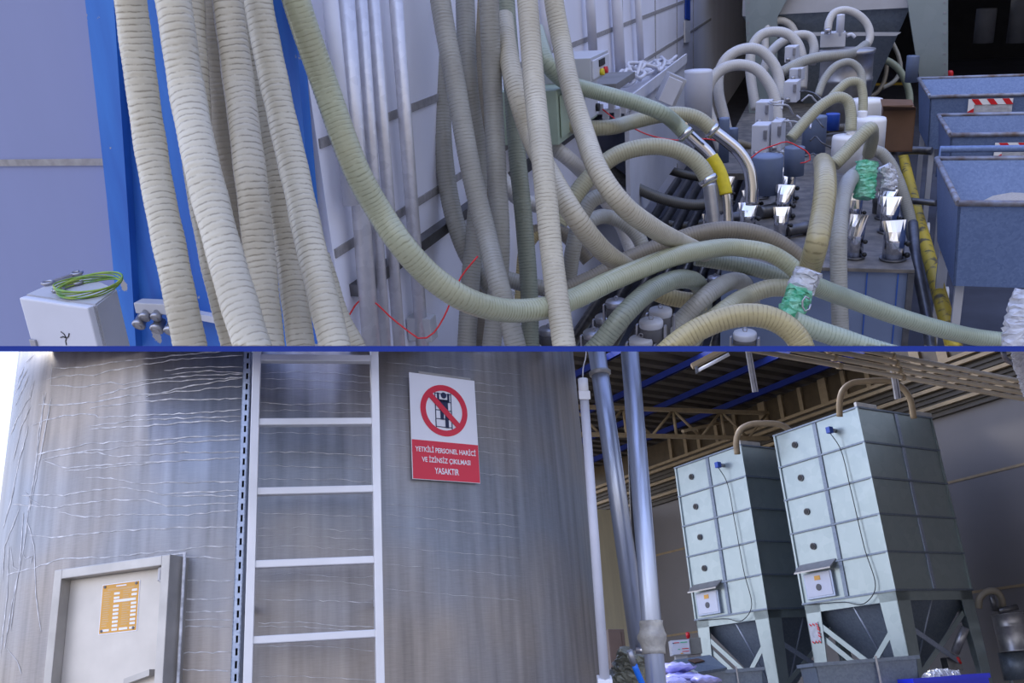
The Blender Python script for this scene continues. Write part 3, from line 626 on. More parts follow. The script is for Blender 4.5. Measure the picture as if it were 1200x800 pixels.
bm = MB(); lathe(bm, P(677, 79, 5.0), TOP.z, [(.028, 0), (.03, .01), (.028, .042), (.02, .045)], 14); t.part('cap', bm, mat('orange_cap', (.55, .20, .12), .4)); t.done()
t = Thing('panel_box', 'pale flat framed box on the wall behind the first greenish hose', 'control box', None, TOP)
bm, A, B = wbox(681, 98, 150, .34, .35, .0); t.part('housing', bm, GREENBOX)
bm = MB(); box(bm, TOP, (WE + .345, A[1] + .02, B[2] + .02), (WE + .352, A[1] + .33, A[2] - .02)); k = t.part('door', bm, LGREY)
bm = MB(); cyl(bm, TOP.p(WE + .35, A[1] + .28, B[2] + .06), TOP.p(WE + .37, A[1] + .28, B[2] + .06), .022, seg=12); t.part('lock', bm, BLACK, parent=k); t.done()
t = Thing('green_cabinet', 'pale green wall cabinet standing open behind the bending pale hose', 'cabinet', None, TOP)
bm, A, B = wbox(652, 106, 172, .30, .5, .0); t.part('housing', bm, GREENBOX)
bm = MB(); box(bm, TOP, (WE + .305, A[1] + .03, B[2] + .03), (WE + .31, A[1] + .47, A[2] - .03)); t.part('door', bm, GREENBOX); t.done()
bm, A, B = wbox(722, 98, 107, .40, .6, .05); one('junction_box', 'dusty dark grey junction box right of the panel box', 'junction box', bm, mat('dusty_grey', (.20, .20, .21), .7), None, TOP)
t = Thing('terminal_block', 'open cluster of wired white terminals under the junction box', 'terminal block', None, TOP)
for i, (x, y) in enumerate([(703, 128), (710, 134), (717, 126), (724, 133), (731, 127)]):
    bm = MB(); C = P(x, y, 5.9); box(bm, TOP.at(C), (-.02, -.02, -.03), (.02, .02, .03), .004); t.part('terminal', bm, LGREY)
t.done()
# cable tray
t = Thing('cable_tray', 'grey wall cable tray heaped with white cables, running towards the dark corner', 'cable tray', None, TOP)
A = TOP.l(TW(740, 112, .35)); Bn = TOP.l(TW(805, 58, .35))[1]; zt = A[2]
bm = MB(); box(bm, TOP, (WE + .02, A[1], zt - .10), (WE + .35, Bn, zt - .08)); box(bm, TOP, (WE + .335, A[1], zt - .1), (WE + .35, Bn, zt)); t.part('tray', bm, PIPE_W)
bm = MB(); box(bm, TOP, (WE + .30, A[1], zt - .9), (WE + .33, Bn, zt - .1)); t.part('skirt', bm, LGREY); t.done()
for i in range(6):
    bm = MB(); pts = []
    n0 = A[1] + .1 + random.random() * .5
    for k in range(9):
        n = n0 + k * (Bn - A[1] - .4) / 9; pts.append(TOP.p(WE + .12 + .18 * random.random(), n, zt - .04 + .13 * random.random() * (1.2 if k < 4 else .5)))
    tube(bm, pts, .014, seg=8, step=.05)
    one('cable', 'white cable lying in the tangle on the grey cable tray', 'cable', bm, CABLEW, 'white cables on the cable tray', TOP)
def cylp(px, yt, yb, w, d, prof=None, seg=24):
    base = P(px, yb, d); k = d / FPX; h = (hit(px, yt, base, TOP.y) - base) @ TOP.z; r = w * k / 2; bm = MB()
    lathe(bm, base, TOP.z, prof(r, h) if prof else [(r, 0), (r, h * .96), (r * .97, h), (r * .3, h + .004)], seg); return bm, base, r, h
# tilted boxes and duct
def blk(px, py, d, w, h, dm, rot=0.0, tilt=0.0, bev=.006, bm=None):
    c = P(px, py, d); k = d / FPX; ca, sa = math.cos(rot), math.sin(rot)
    x = TOP.x * ca + TOP.y * sa; y = TOP.y * ca - TOP.x * sa; z = TOP.z
    if tilt: ct, st = math.cos(tilt), math.sin(tilt); x, z = x * ct + z * st, z * ct - x * st
    bm = bm or MB(); box(bm, Fr(c, x, y, z), (-w * k / 2, 0, -h * k / 2), (w * k / 2, dm, h * k / 2), bev); return bm
t = Thing('tilted_box', 'tilted grey box hanging below the right end of the cable tray', 'box', None, TOP)
t.part('housing', blk(788, 106, 6.6, 22, 34, .16, rot=.3, tilt=-.45), GREYBOX); t.part('lid', blk(786, 107, 6.55, 18, 30, .02, rot=.3, tilt=-.45), LGREY); t.done()
bm, *_ = cylp(818, 82, 150, 32, 7.2); one('duct_stub', 'pale round duct stub beside the tilted grey box', 'duct', bm, LGREY, None, TOP)
bm = MB(); poly(bm, [TW(804, -10, .02), TW(809, -10, .02), TW(809, 24, .02), TW(804, 22, .02)], -TOP.x * .015); one('blue_plate', 'narrow blue plate high on the far end of the long wall', 'plate', bm, SACKBLUE, None, TOP)
bm = MB(); poly(bm, [TW(803, 24, .02), TW(809, 24, .02), TW(809, 49, .02), TW(803, 50, .02)], -TOP.x * .015); one('white_plate', 'narrow white plate under the blue plate on the wall', 'plate', bm, WHITE, None, TOP)

# ---- pipe bank on floor under the hoses
e0 = TOP.l(TH(700, 300, -1.75))[0]
for i in range(9):
    bm = MB(); e = WE + .2 + i * .12; n0, n1 = 4.4, 9.4
    cyl(bm, TOP.p(e, n0, -2.1), TOP.p(e, n1, -2.1), .038, seg=12)
    one('bank_pipe', 'dark grey pipe in the bank of parallel pipes along the long wall', 'pipe', bm, STEELD, 'bank of parallel pipes on the floor', TOP)

# ---- distribution deck
TZ = -1.56
fr_r = TOP.l(TH(1072, 316, TZ)); fl = TOP.l(TH(815, 318, TZ)); bk = TOP.l(TH(1040, 205, TZ))
t = Thing('manifold_table', 'blue grey cabinet table with dusty steel deck carrying the crimped tubes', 'table', None, TOP)
e0, e1, n0, n1 = fl[0] + .1, fr_r[0], fr_r[1], bk[1] + .3
bm = MB(); box(bm, TOP, (e0, n0, TZ - .02), (e1, n1, TZ), .003); t.part('deck', bm, TABLE)
bm = MB(); box(bm, TOP, (e0 + .02, n0 + .02, FLOOR_T), (e1 - .03, n1 - .02, TZ - .02)); k = t.part('body', bm, CABB)
for px in (1014, 1050):
    s = TOP.l(hit(px, 350, TOP.p(0, n0 + .02, 0), TOP.y)); bm = MB(); box(bm, TOP, (s[0] - .003, n0 + .014, FLOOR_T), (s[0] + .003, n0 + .02, TZ - .03)); t.part('stripe', bm, STRIPE, parent=k, label='thin blue vertical stripe')
bm = MB(); box(bm, TOP, (e1 - .03, n0 - .01, FLOOR_T), (e1, n0 + .02, TZ - .02)); t.part('corner_post', bm, STEELD)
t.done()
def crimp(px, yt, yb, w, label, dz=0, rot=0.0, d=None):
    base = TH(px, yb, TZ) if d is None else P(px, yb, d); dep = (base - CAM) @ CF; r = w * 1.2 * dep / FPX / 2
    # height from pixel rows
    top = hit(px, yt, base, TOP.y); h = max((top - base) @ TOP.z, .06)
    t = Thing('crimped_tube', label, 'steel tube', 'crimped steel tubes on the manifold deck', TOP)
    ca, sa = math.cos(rot), math.sin(rot); x = TOP.x * ca + TOP.y * sa; y = TOP.y * ca - TOP.x * sa
    bm = MB(); seg = 16; rings = []
    for f, kx, ky, o in [(0, 1, 1, 0), (.48, 1, 1, 0), (.55, 1.02, .95, 0), (.75, 1.05, .55, .1), (1, 1.22, .05, .35)]:
        rings.append([bm.verts.new(base + TOP.z * h * f + x * math.cos(a) * r * kx + y * (math.sin(a) * r * ky + o * r)) for a in [2 * PI * q / seg for q in range(seg)]])
    for i in range(4):
        for q in range(seg):
            f = bm.faces.new((rings[i][q], rings[i][(q + 1) % seg], rings[i + 1][(q + 1) % seg], rings[i + 1][q])); f.smooth = i < 2
    bm.faces.new(rings[0][::-1]); bm.faces.new(rings[-1]); t.part('tube', bm, CHROME)
    for j, zz in enumerate((.12, .42)):
        bm = MB(); bmesh.ops.create_icosphere(bm, subdivisions=2, radius=r * .3, matrix=Matrix.Translation(Vector(base + x * r * 1.25 + TOP.z * h * zz - y * r * .3))); t.part('knob', bm, BLACK)
    bm = MB(); cyl(bm, base, base + TOP.z * .012, r * 1.25, seg=16); t.part('flange', bm, STEELD); t.done()
for a in [(1046,259,304,20,'crimped steel tube nearest the front right corner of the deck'),
          (1041,231,272,17,'crimped steel tube right behind the front right one'),
          (1037,222,256,16,'crimped steel tube third in the right hand row'),
          (1001,252,302,16,'crimped steel tube just right of the grey bending hose'),
          (1000,222,268,14,'crimped steel tube behind the one beside the bending hose'),
          (915,243,278,14,'crimped steel tube nearest in the middle row'),
          (918,217,256,16,'crimped steel tube second in the middle row'),
          (922,197,236,15,'crimped steel tube farthest in the middle row'),
          (876,238,268,16,'crimped steel tube nearest under the longer bent tube'),
          (880,223,250,15,'crimped steel tube right behind the nearest one under the bent tube'),
          (890,197,232,14,'crimped steel tube beside the dark receiver block'),
          (832,251,280,13,'crimped steel tube at the left end in front of the blue fitting'),
          (853,207,240,10,'slim crimped steel tube behind the yellow tape')]:
    crimp(*a, rot=random.uniform(-.35, .35))
for i, (x, y, w) in enumerate([(903, 254, 16), (936, 276, 13), (866, 262, 14), (1026, 250, 8)]):
    c = TH(x, y, TZ) + TOP.z * .04; dep = (c - CAM) @ CF; r = w * dep / FPX / 2; ax = TOP.x * .8 + TOP.y * .6 if i != 3 else TOP.z
    bm = MB(); lathe(bm, c - ax * .08, ax, [(r * .9, 0), (r, .02), (r, .10), (r * 1.15, .11), (r * 1.15, .14), (r * .8, .15)], 16)
    one('hose_coupler', ['grey coupler lying beside the middle row of crimped tubes', 'dark coupler lying below the nearest middle tube', 'grey coupler behind the brown dusty hose', 'dark standing coupler left of the right hand row'][i], 'coupler', bm, STEELD, None, TOP)

# ---- capped couplings (camlock caps)
bm = MB()
for i in range(5):
    n = 2.9 + i * .32; box(bm, TOP, (-1.1, n, -1.86), (.2, n + .05, -1.80))
for e in (-1.1, -.6, -.1): box(bm, TOP, (e, 2.7, -1.92), (e + .05, 4.4, -1.86))
for e in (-1.1, -.1):
    for n in (2.9, 4.1): box(bm, TOP, (e, n, FLOOR_T), (e + .05, n + .05, -1.86))
one('coupling_rack', 'dark steel rack under the capped couplings', 'rack', bm, DGREY, None, TOP)
for px, py, w, l in [(722, 352, 25, 'capped coupling farthest back, just under the sweeping hose'), (709, 370, 24, 'capped coupling second from the back in the left row'), (696, 388, 26, 'capped coupling nearest in the left row beside the bright hose'),
                (643, 384, 24, 'capped coupling left of the bright hose at the bottom'), (774, 362, 27, 'dark capped coupling below the short yellowish hose'), (763, 375, 28, 'capped coupling with clasp chain in the middle of the right row'),
                (751, 396, 28, 'capped coupling nearest the bottom edge in the right row'), (873, 389, 27, 'capped coupling under the broad tan hose'), (838, 324, 17, 'small capped coupling behind the grey arching hose'), (867, 406, 26, 'capped coupling at the bottom edge under the tan hose')]:
    dep = .095 * FPX / w; c = P(px, py, dep); t = Thing('capped_coupling', l, 'coupling', 'capped hose couplings on the rack', TOP)
    bm = MB(); lathe(bm, c - TOP.z * .15, TOP.z, [(.040, 0), (.040, .07), (.047, .075), (.047, .12), (.043, .125)], 20); t.part('body', bm, mat_c if 'mat_c' in globals() else DGREY)
    bm = MB(); lathe(bm, c - TOP.z * .028, TOP.z, [(.046, 0), (.048, .004), (.048, .022), (.045, .028), (.001, .030)], 22); k = t.part('cap', bm, GREYBOX if w > 26 else STEEL)
    bm = MB(); tube(bm, [c + TOP.z * .002 + TOP.x * .009 * math.cos(a) + TOP.z * .009 * (1 + math.sin(a)) for a in np.linspace(0, 6.0, 8)], .0022, seg=6, step=.004); t.part('ring', bm, STEEL, parent=k)
    for s in (-1, 1):
        bm = MB(); box(bm, TOP.at(c + TOP.x * s * .056 - TOP.z * .05), (-.005, -.012, -.05), (.005, .012, .03), .003); t.part('lever', bm, STEEL)
    t.done()

# ---- receivers and housings
t = Thing('vacuum_receiver', 'large steel vacuum receiver with a motor box and pipe on its lid', 'receiver', None, TOP)
bm, b, r, h = cylp(988, 58, 140, 58, 8.2, lambda r, h: [(r, 0), (r, h * .55), (r * 1.03, h * .56), (r * 1.03, h * .6), (r, h * .61), (r, h * .94), (r * 1.06, h * .95), (r * 1.06, h), (r * .2, h + .01)]); t.part('body', bm, STEEL)
t.part('motor_box', blk(976, 47, 8.0, 28, 16, .2), GREYBOX)
bm, *_ = cylp(984, 17, 42, 9, 8.0); t.part('exhaust_pipe', bm, LGREY)
bm, *_ = cylp(970, 34, 40, 8, 7.95); t.part('inlet_clamp', bm, CHROME)
bm = MB(); tube(bm, [P(992, 42, 8), P(998, 40, 8), P(1002, 44, 8)], .014, seg=8); t.part('lever', bm, LGREY); t.done()
for px, yt, yb, w, d, l, neck in [(1012, 116, 172, 36, 7.4, 'white cylindrical filter housing, farthest of the three', None), (1017, 138, 186, 35, 6.6, 'white filter housing with a red mark, middle of the three', (1010, 130)), (991, 159, 200, 35, 6.0, 'white filter housing with a small label, front of the three', (997, 151))]:
    t = Thing('filter_housing', l, 'filter housing', 'white filter housings right of the arches', TOP)
    bm, b, r, h = cylp(px, yt, yb, w, d, lambda r, h: [(r, 0), (r, h * .93), (r * .95, h), (r * .2, h + .004)]); t.part('body', bm, WHITE)
    if neck: bm, *_ = cylp(neck[0], neck[1], neck[1] + 12, 11, d - .05); t.part('neck', bm, WHITE)
    if px == 1017:
        bm = MB(); o = P(1024, 164, d) - TOP.y * (r * .93); text('X', o, TOP.x, TOP.z, .045, .06, RED, None) if 0 else box(bm, Fr(P(1024, 164, d) - TOP.y * r * .93, TOP.x + TOP.z, TOP.y, TOP.z - TOP.x), (-.03, -.006, -.009), (.03, .03, .009)); box(bm, Fr(P(1024, 164, d) - TOP.y * r * .93, TOP.x - TOP.z, TOP.y, TOP.z + TOP.x), (-.03, -.006, -.009), (.03, .03, .009)); t.part('red_mark', bm, RED, parent=0)
    if px == 991:
        bm = MB(); box(bm, TOP.at(P(1000, 187, d) - TOP.y * r * .96), (-.05, -.004, -.012), (.05, .04, .012)); k = t.part('label', bm, WHITE, parent=0)
        bm = MB()
        for q, col in enumerate((0, .03)): box(bm, TOP.at(P(1000, 187, d) - TOP.y * r * .96), (-.02 + q * .03, -.008, -.008), (.0 + q * .03, .03, .008))
        t.part('red_letters', bm, RED, parent=0)
    t.done()
for px, yt, yb, w, d, mm, l in [(953, 136, 178, 27, 6.9, CABB, 'blue grey cylinder tank beneath the long tan arch'), (930, 172, 205, 23, 6.0, CABB, 'pale blue cylinder with a wired cover in front of the blue grey tank'), (898, 182, 226, 36, 5.9, CABB, 'dark blue grey receiver drum behind the crimped tubes'),
                         (975, 133, 152, 16, 7.1, SACKBLUE, 'small bright blue cylinder between the tanks'), (848, 138, 190, 12, 6.9, CABB, 'slim blue grey standpipe under the largest arch, left foot'), (858, 150, 175, 13, 7.0, CABB, 'slim blue grey standpipe under the nested arch'),
                         (833, 252, 262, 14, 5, STEEL, 'short steel collar under the blue fitting'), (1068, 65, 96, 15, 9.5, CABB, 'pale blue drum standing behind the carts beside the hopper leg')]:
    bm, *_ = cylp(px, yt, yb, w, d); one('receiver_tank' if w > 14 else 'standpipe', l, 'tank' if w > 14 else 'pipe', bm, mm, 'blue grey cylinders among the receivers', TOP)
for px, py, d, w, h, l in [(926, 64, 7.9, 13, 18, 'small grey valve box, farthest back of the four'), (932, 88, 7.5, 14, 14, 'small grey valve box second from the back'), (926, 108, 7.2, 15, 24, 'grey valve box beside the big receiver foot'), (893, 133, 6.8, 16, 26, 'grey valve box under the right foot of the nested arch'),
                     (890, 165, 6.3, 19, 36, 'largest pale grey valve box standing on the dark drum'), (909, 160, 6.3, 12, 34, 'pale grey valve box with bracket under the front arch')]:
    t = Thing('valve_box', l, 'valve box', 'grey valve boxes under the arched hoses', TOP)
    t.part('housing', blk(px, py, d, w, h, .16, rot=-.15), LGREY)
    bm = MB(); c = P(px - w * .2, py + h * .5 - 1, d - .02); cyl(bm, c, c + TOP.z * .03, .02, seg=10); t.part('port', bm, STEEL)
    bm = MB(); c = P(px + w * .35, py - h * .2, d - .04); box(bm, TOP.at(c), (-.012, -.01, -.03), (.012, .02, .03), .003); t.part('latch', bm, STEEL); t.done()
GW = 'thin wires among the receivers'
for i in range(12):
    x, y = random.uniform(890, 950), random.uniform(105, 190); bm = MB(); d = 6.3
    pts = [P(x + dx, y + dy, d + random.uniform(-.1, .1)) for dx, dy in ((0, 0), (random.uniform(4, 12), random.uniform(-8, 8)), (random.uniform(12, 22), random.uniform(-4, 14)), (random.uniform(10, 30), random.uniform(8, 20)))]
    tube(bm, pts, .006, seg=6, step=.03); one('wire', 'thin pale wire tangled between the grey valve boxes', 'wire', bm, [CABLEW, GREYBOX, STEELD][i % 3], GW, TOP)
# low machinery frame beneath the receivers
t = Thing('receiver_stand', 'dusty dark steel stand carrying the receivers', 'stand', None, TOP)
A = TOP.l(TH(850, 200, -1.62)); B = TOP.l(TH(1030, 100, -1.62))
bm = MB(); box(bm, TOP, (A[0] - .1, A[1] - .1, -1.67), (TOP.l(TH(1035, 190, -1.62))[0], B[1], -1.62)); t.part('top', bm, TABLE)
for (e, n) in ((A[0], A[1]), (A[0], B[1] - .1), (A[0] + 1.0, B[1] - .1)):
    bm = MB(); box(bm, TOP, (e - .04, n - .04, FLOOR_T), (e + .04, n + .04, -1.67)); t.part('leg', bm, STEELD)
t.done()
bm = MB(); c = P(1050, 152, 7.2)
q = [(1033, 133), (1066, 128), (1064, 175), (1034, 180)]
t = Thing('cardboard_box', 'brown open cardboard box behind the housings, left of the carts', 'cardboard box', None, TOP)
fr = TOP.at(P(1050, 178, 6.9)); bm = MB()
for lo, hi in (((-.11, 0, 0), (.11, .01, .30)), ((-.11, .2, 0), (.11, .21, .30)), ((-.11, 0, 0), (-.10, .21, .30)), ((.10, 0, 0), (.11, .21, .30)), ((-.11, 0, 0), (.11, .21, .01))): box(bm, fr, lo, hi)
t.part('carton', bm, CARD)
for s in (-1, 1):
    bm = MB(); poly(bm, [fr.p(-.11, 0 if s < 0 else .21, .3), fr.p(.11, 0 if s < 0 else .21, .3), fr.p(.10, s * .07 + (0 if s < 0 else .21), .33), fr.p(-.12, s * .07 + (0 if s < 0 else .21), .34)], TOP.z * .004); t.part('flap', bm, CARD)
t.done()
# hopper silo in the background
t = Thing('storage_hopper', 'galvanised storage hopper with riveted legs at the back of the yard', 'hopper', None, TOP)
n0 = 10.6
q0 = TOP.l(TN(905, 14, n0)); q1 = TOP.l(TN(1066, 12, n0)); zb = (q0[2] + q1[2]) / 2; ap = TOP.l(TN(985, 165, n0 + .8))
bm = MB(); box(bm, TOP, (q0[0] - .3, n0 - .02, zb), (q1[0], n0 + 1.9, zb + .9)); t.part('bin', bm, GREYBOX)
bm = MB(); tp = [TOP.p(q0[0] - .3, n0, zb), TOP.p(q1[0], n0, zb), TOP.p(q1[0], n0 + 1.9, zb), TOP.p(q0[0] - .3, n0 + 1.9, zb)]
bt = [TOP.p(ap[0] + a, n0 + .8 + c, ap[2]) for a, c in ((-.1, -.1), (.1, -.1), (.1, .1), (-.1, .1))]
V = [bm.verts.new(p) for p in tp + bt]
for i in range(4): bm.faces.new((V[i], V[(i + 1) % 4], V[4 + (i + 1) % 4], V[4 + i]))
bm.faces.new(V[:4]); bm.faces.new(V[4:]); t.part('cone', bm, GALVD)
bm = MB(); poly(bm, [TN(900, 38, n0 - .05), TN(1056, 38, n0 - .05), TN(1050, 42, n0 - .05), TN(900, 42, n0 - .05)], TOP.y * .03); t.part('brace', bm, GREYBOX)
for qd in ([(873, -30), (938, -30), (911, 20), (911, 140), (878, 140), (873, 0)], [(1060, -30), (1111, -30), (1111, 94), (1078, 94), (1066, 20)]):
    bm = MB(); poly(bm, [TN(x, y, n0 - .1) for x, y in qd], TOP.y * .08); k = t.part('leg', bm, GALVT)
    bm = MB()
    for j in range(8):
        x = (qd[1][0] - 4 if qd[0][0] > 1000 else qd[0][0] + 4); c = TN(x, j * 12 + 3, n0 - .1); cyl(bm, c - TOP.y * .008, c, .012, seg=8)
    t.part('rivets', bm, STEEL, parent=k)
t.done()
bm = MB(); lathe(bm, P(1113, 92, 9.6), TOP.z, [(.03, 0), (.03, .06), (.02, .08)], 10); one('red_canister', 'tiny red canister on the floor at the foot of the hopper leg', 'canister', bm, RED, None, TOP)
bm = MB(); box(bm, TOP.at(TH(1030, 100, FLOOR_T)), (-.25, -.03, 0), (.5, .05, .04)); one('yellow_bar', 'yellow bar lying on the floor under the hopper', 'bar', bm, YELP, None, TOP)
for x, y, w_, h_, l in [(1152, 30, 22, 40, 'dim drum standing in the dark room behind the carts'), (1190, 25, 20, 50, 'dim machine leg in the dark room at the right edge')]:
    bm, *_ = cylp(x, y - h_ / 2, y + h_ / 2, w_, 14); one('dim_drum', l, 'drum', bm, mat('dim_grey', (.10, .11, .14), .8), None, TOP)

# ---- carts
def cart(label, fl, bl, h, drop, w, name='granule_cart', bar=False, fill=False, sticker=None, legs=True, mm=None):
    A = TOP.l(TH(*fl, h)); B = TOP.l(TH(*bl, h)); e0 = A[0]; n0, n1 = A[1], B[1]; e1 = e0 + w; th = .012
    t = Thing(name, label, 'cart', 'galvanised carts at the right edge', TOP); mm = mm or CARTM
    ins = (n1 - n0) * .22
    def pt(e, n, z): return TOP.p(e, n, z)
    bm = MB()
    # four walls as thin slabs (inner tub), bottom narrower
    top = [(e0, n0), (e1, n0), (e1, n1), (e0, n1)]; bot = [(e0 + .02, n0 + .02), (e1 - .02, n0 + .02), (e1 - .02, n1 - ins), (e0 + .02, n1 - ins)]
    for i in range(4):
        j = (i + 1) % 4; nrmv = [(0, 1), (-1, 0), (0, -1), (1, 0)][i]
        q = [pt(*top[i], h), pt(*top[j], h), pt(*bot[j], h - drop), pt(*bot[i], h - drop)]
        poly(bm, q, TOP.x * nrmv[0] * th + TOP.y * nrmv[1] * th)
    poly(bm, [pt(*b, h - drop) for b in bot], TOP.z * th)
    t.part('tub', bm, mm)
    for i in range(4):
        j = (i + 1) % 4; a, b = pt(*top[i], h + .004), pt(*top[j], h + .004); d = nrm(b - a)
        bm = MB(); cyl(bm, a, b, .016, seg=8); t.part('rim', bm, CARTR)
    if bar:
        bm = MB(); tube(bm, [pt(e0 + .02, n1, h - .1), pt(e0 + .02, n1 + .05, h + .05), pt(e1, n1 + .05, h + .05)], .02, seg=10, smooth_path=False); t.part('push_bar', bm, CARTM)
    if legs:
        for e, n in ((e0 + .06, n0 + .1), (e0 + .05, n1 - ins - .05), (e1 - .06, n0 + .1)):
            bm = MB(); box(bm, TOP, (e - .02, n - .02, FLOOR_T + .12), (e + .02, n + .02, h - drop)); k = t.part('leg', bm, GREYBOX)
            bm = MB(); cyl(bm, TOP.p(e + .01, n + .03, FLOOR_T + .065), TOP.p(e + .045, n + .03, FLOOR_T + .065), .065, seg=20); t.part('caster', bm, WHITE, parent=k)
    t.done()
    if sticker:
        c = TOP.l(hit(sticker[0], sticker[1], TOP.p(0, n0 - .004, 0), TOP.y)); sw, sh = sticker[2], sticker[3]
        s = Thing('striped_pouch', sticker[4], 'document pouch', 'red and white bordered pouches on the carts', TOP)
        bm = MB(); box(bm, TOP, (c[0], n0 - .01, c[2] - sh), (c[0] + sw, n0 - .006, c[2])); s.part('pouch', bm, PLAST)
        bm = MB(); b_ = .045; box(bm, TOP, (c[0], n0 - .014, c[2] - b_), (c[0] + sw, n0 - .01, c[2])); box(bm, TOP, (c[0], n0 - .014, c[2] - sh), (c[0] + b_, n0 - .01, c[2] - b_)); k = s.part('border', bm, WHITE)
        bm = MB(); x = c[0] + .02
        while x < c[0] + sw - .06:
            poly(bm, [TOP.p(x, n0 - .016, c[2]), TOP.p(x + .05, n0 - .016, c[2]), TOP.p(x + .085, n0 - .016, c[2] - b_), TOP.p(x + .035, n0 - .016, c[2] - b_)], TOP.y * .002); x += .11
        poly(bm, [TOP.p(c[0], n0 - .016, c[2] - .10), TOP.p(c[0] + b_, n0 - .016, c[2] - .07), TOP.p(c[0] + b_, n0 - .016, c[2] - .12), TOP.p(c[0], n0 - .016, c[2] - .15)], TOP.y * .002)
        s.part('red_stripes', bm, RED, parent=k); s.done()
    return (e0, e1, n0, n1)
cart('farthest blue grey galvanised cart, its red bordered pouch below the front rim', (1090, 114), (1066, 93), -1.2, .42, 1.3, sticker=(1135, 116, .32, .16, 'red and white bordered pouch on the farthest cart'))
cart('middle blue grey galvanised cart between the other two', (1114, 159), (1100, 136), -1.2, .40, 1.2, sticker=(1166, 167, .34, .14, 'red and white bordered pouch on the middle cart'))
e0, e1, n0, n1 = cart('nearest galvanised cart with rusty rim, pale granules and white casters', (1123, 239), (1092, 187), -1.2, .42, 1.2, bar=True)
bm = MB(); N_ = 14
g = [[bm.verts.new(TOP.p(e0 + .03 + (e1 - e0 - .06) * i / N_, n0 + .02 + (n1 - n0 - .12) * j / N_, -1.2 - .008 - .055 * (1 - min(1, i / N_ / .16)) - .02 * (j / N_) - .6 * max(0, j / N_ - .12 - .16 * min(1, i / N_ / .16)) + .008 * random.random())) for j in range(N_ + 1)] for i in range(N_ + 1)]
for i in range(N_):
    for j in range(N_): bm.faces.new((g[i][j], g[i + 1][j], g[i + 1][j + 1], g[i][j + 1])).smooth = True
one('granules', 'heap of pale beige granules in the nearest cart', 'granules', bm, GRAN, None, TOP, kind='stuff')
# yellow pipe and rails on the floor
bm = MB(); tube(bm, [TH(1058, 180, -1.75), TH(1066, 215, -1.8), TH(1078, 262, -1.85), TH(1094, 320, -1.9), TH(1112, 385, -1.95), TH(1122, 420, -1.95)], .042, seg=14, step=.06); one('yellow_pipe', 'scuffed yellow pipe running along the floor beside the deck', 'pipe', bm, YELP, None, TOP)
bm = MB(); tube(bm, [TH(1046, 190, -1.5), TH(1052, 178, -1.5), TH(1070, 176, -1.5), TH(1092, 177, -1.5)], .03, seg=10, step=.04); one('bent_rail', 'bent steel rail left of the nearest cart', 'rail', bm, STEELD, None, TOP)
bm = MB(); tube(bm, [TH(1067, 235, -1.7), TH(1098, 238, -1.7)], .022, seg=10); one('cross_rail', 'dark cross rail over the yellow pipe', 'rail', bm, STEELD, None, TOP)
bm = MB(); tube(bm, [TH(1070, 262, -1.6), TH(1074, 310, -1.7), TH(1086, 370, -1.9), TH(1092, 420, -1.95)], .03, seg=10, step=.05); one('floor_pipe', 'dark slim pipe between deck corner and yellow pipe', 'pipe', bm, STEELD, None, TOP)

# ---- lower left: cabinet, wire coil, spanners, sockets
ref = TOP.l(P(112, 357, 2.42)); hz = ref[2]
c4 = [TH(29, 345, hz), TH(112, 357, hz), TH(137, 338, hz), TH(90, 318, hz)]
t = Thing('switch_cabinet', 'pale blue grey switch cabinet at the left under the coiled wire', 'cabinet', None, TOP)
bm = MB(); poly(bm, c4, -TOP.z * .35); bmesh.ops.bevel(bm, geom=list(bm.edges), offset=.004, segments=2, affect='EDGES'); t.part('housing', bm, GREYBOX)
fx = nrm(c4[1] - c4[0]); fn = nrm(np.cross(fx, TOP.z)); fn = fn if fn @ CF < 0 else -fn
L_ = np.linalg.norm(c4[1] - c4[0]); bm = MB(); box(bm, Fr(c4[0], fx, fn, TOP.z), (0.002, 0, -.35), (L_ - .006, .02, -.002), .005); k = t.part('door', bm, LGREY)
bm = MB(); cc = hit(41, 403, c4[0] + fn * .02, fn); box(bm, Fr(cc, fx, fn, TOP.z), (-.012, 0, -.02), (.012, .006, .015), .002); t.part('lock', bm, STEEL, parent=k)
bm = MB(); cc = hit(78, 396, c4[0] + fn * .02, fn)
for a_ in (0.5, 2.0, 2.9, 4.1): tube(bm, [cc, cc + fx * .012 * math.cos(a_) + TOP.z * .012 * math.sin(a_), cc + fx * .024 * math.cos(a_ + .3) + TOP.z * .022 * math.sin(a_ + .3)], .002, seg=5)
t.part('scribble', bm, BLACK, parent=k, label='small black hand drawn mark')
t.done()
t = Thing('wire_coil', 'coil of thin yellow green wire on top of the switch cabinet', 'wire', None, TOP)
bm = MB(); cc = (TH(108, 344, hz) + TH(104, 336, hz)) / 2
for i in range(7):
    r1, r2 = .075 + .004 * random.random() + .002 * i, .07 + .006 * random.random(); pts = [cc + TOP.x * (r1 * math.cos(a)) + TOP.y * (r2 * math.sin(a)) * 1.1 + TOP.z * (.006 + .003 * i + .004 * math.sin(a * 2 + i)) for a in np.linspace(0, 2 * PI, 18)]
    tube(bm, pts, .0022, seg=6, step=.012)
t.part('loops', bm, WIREY); t.done()
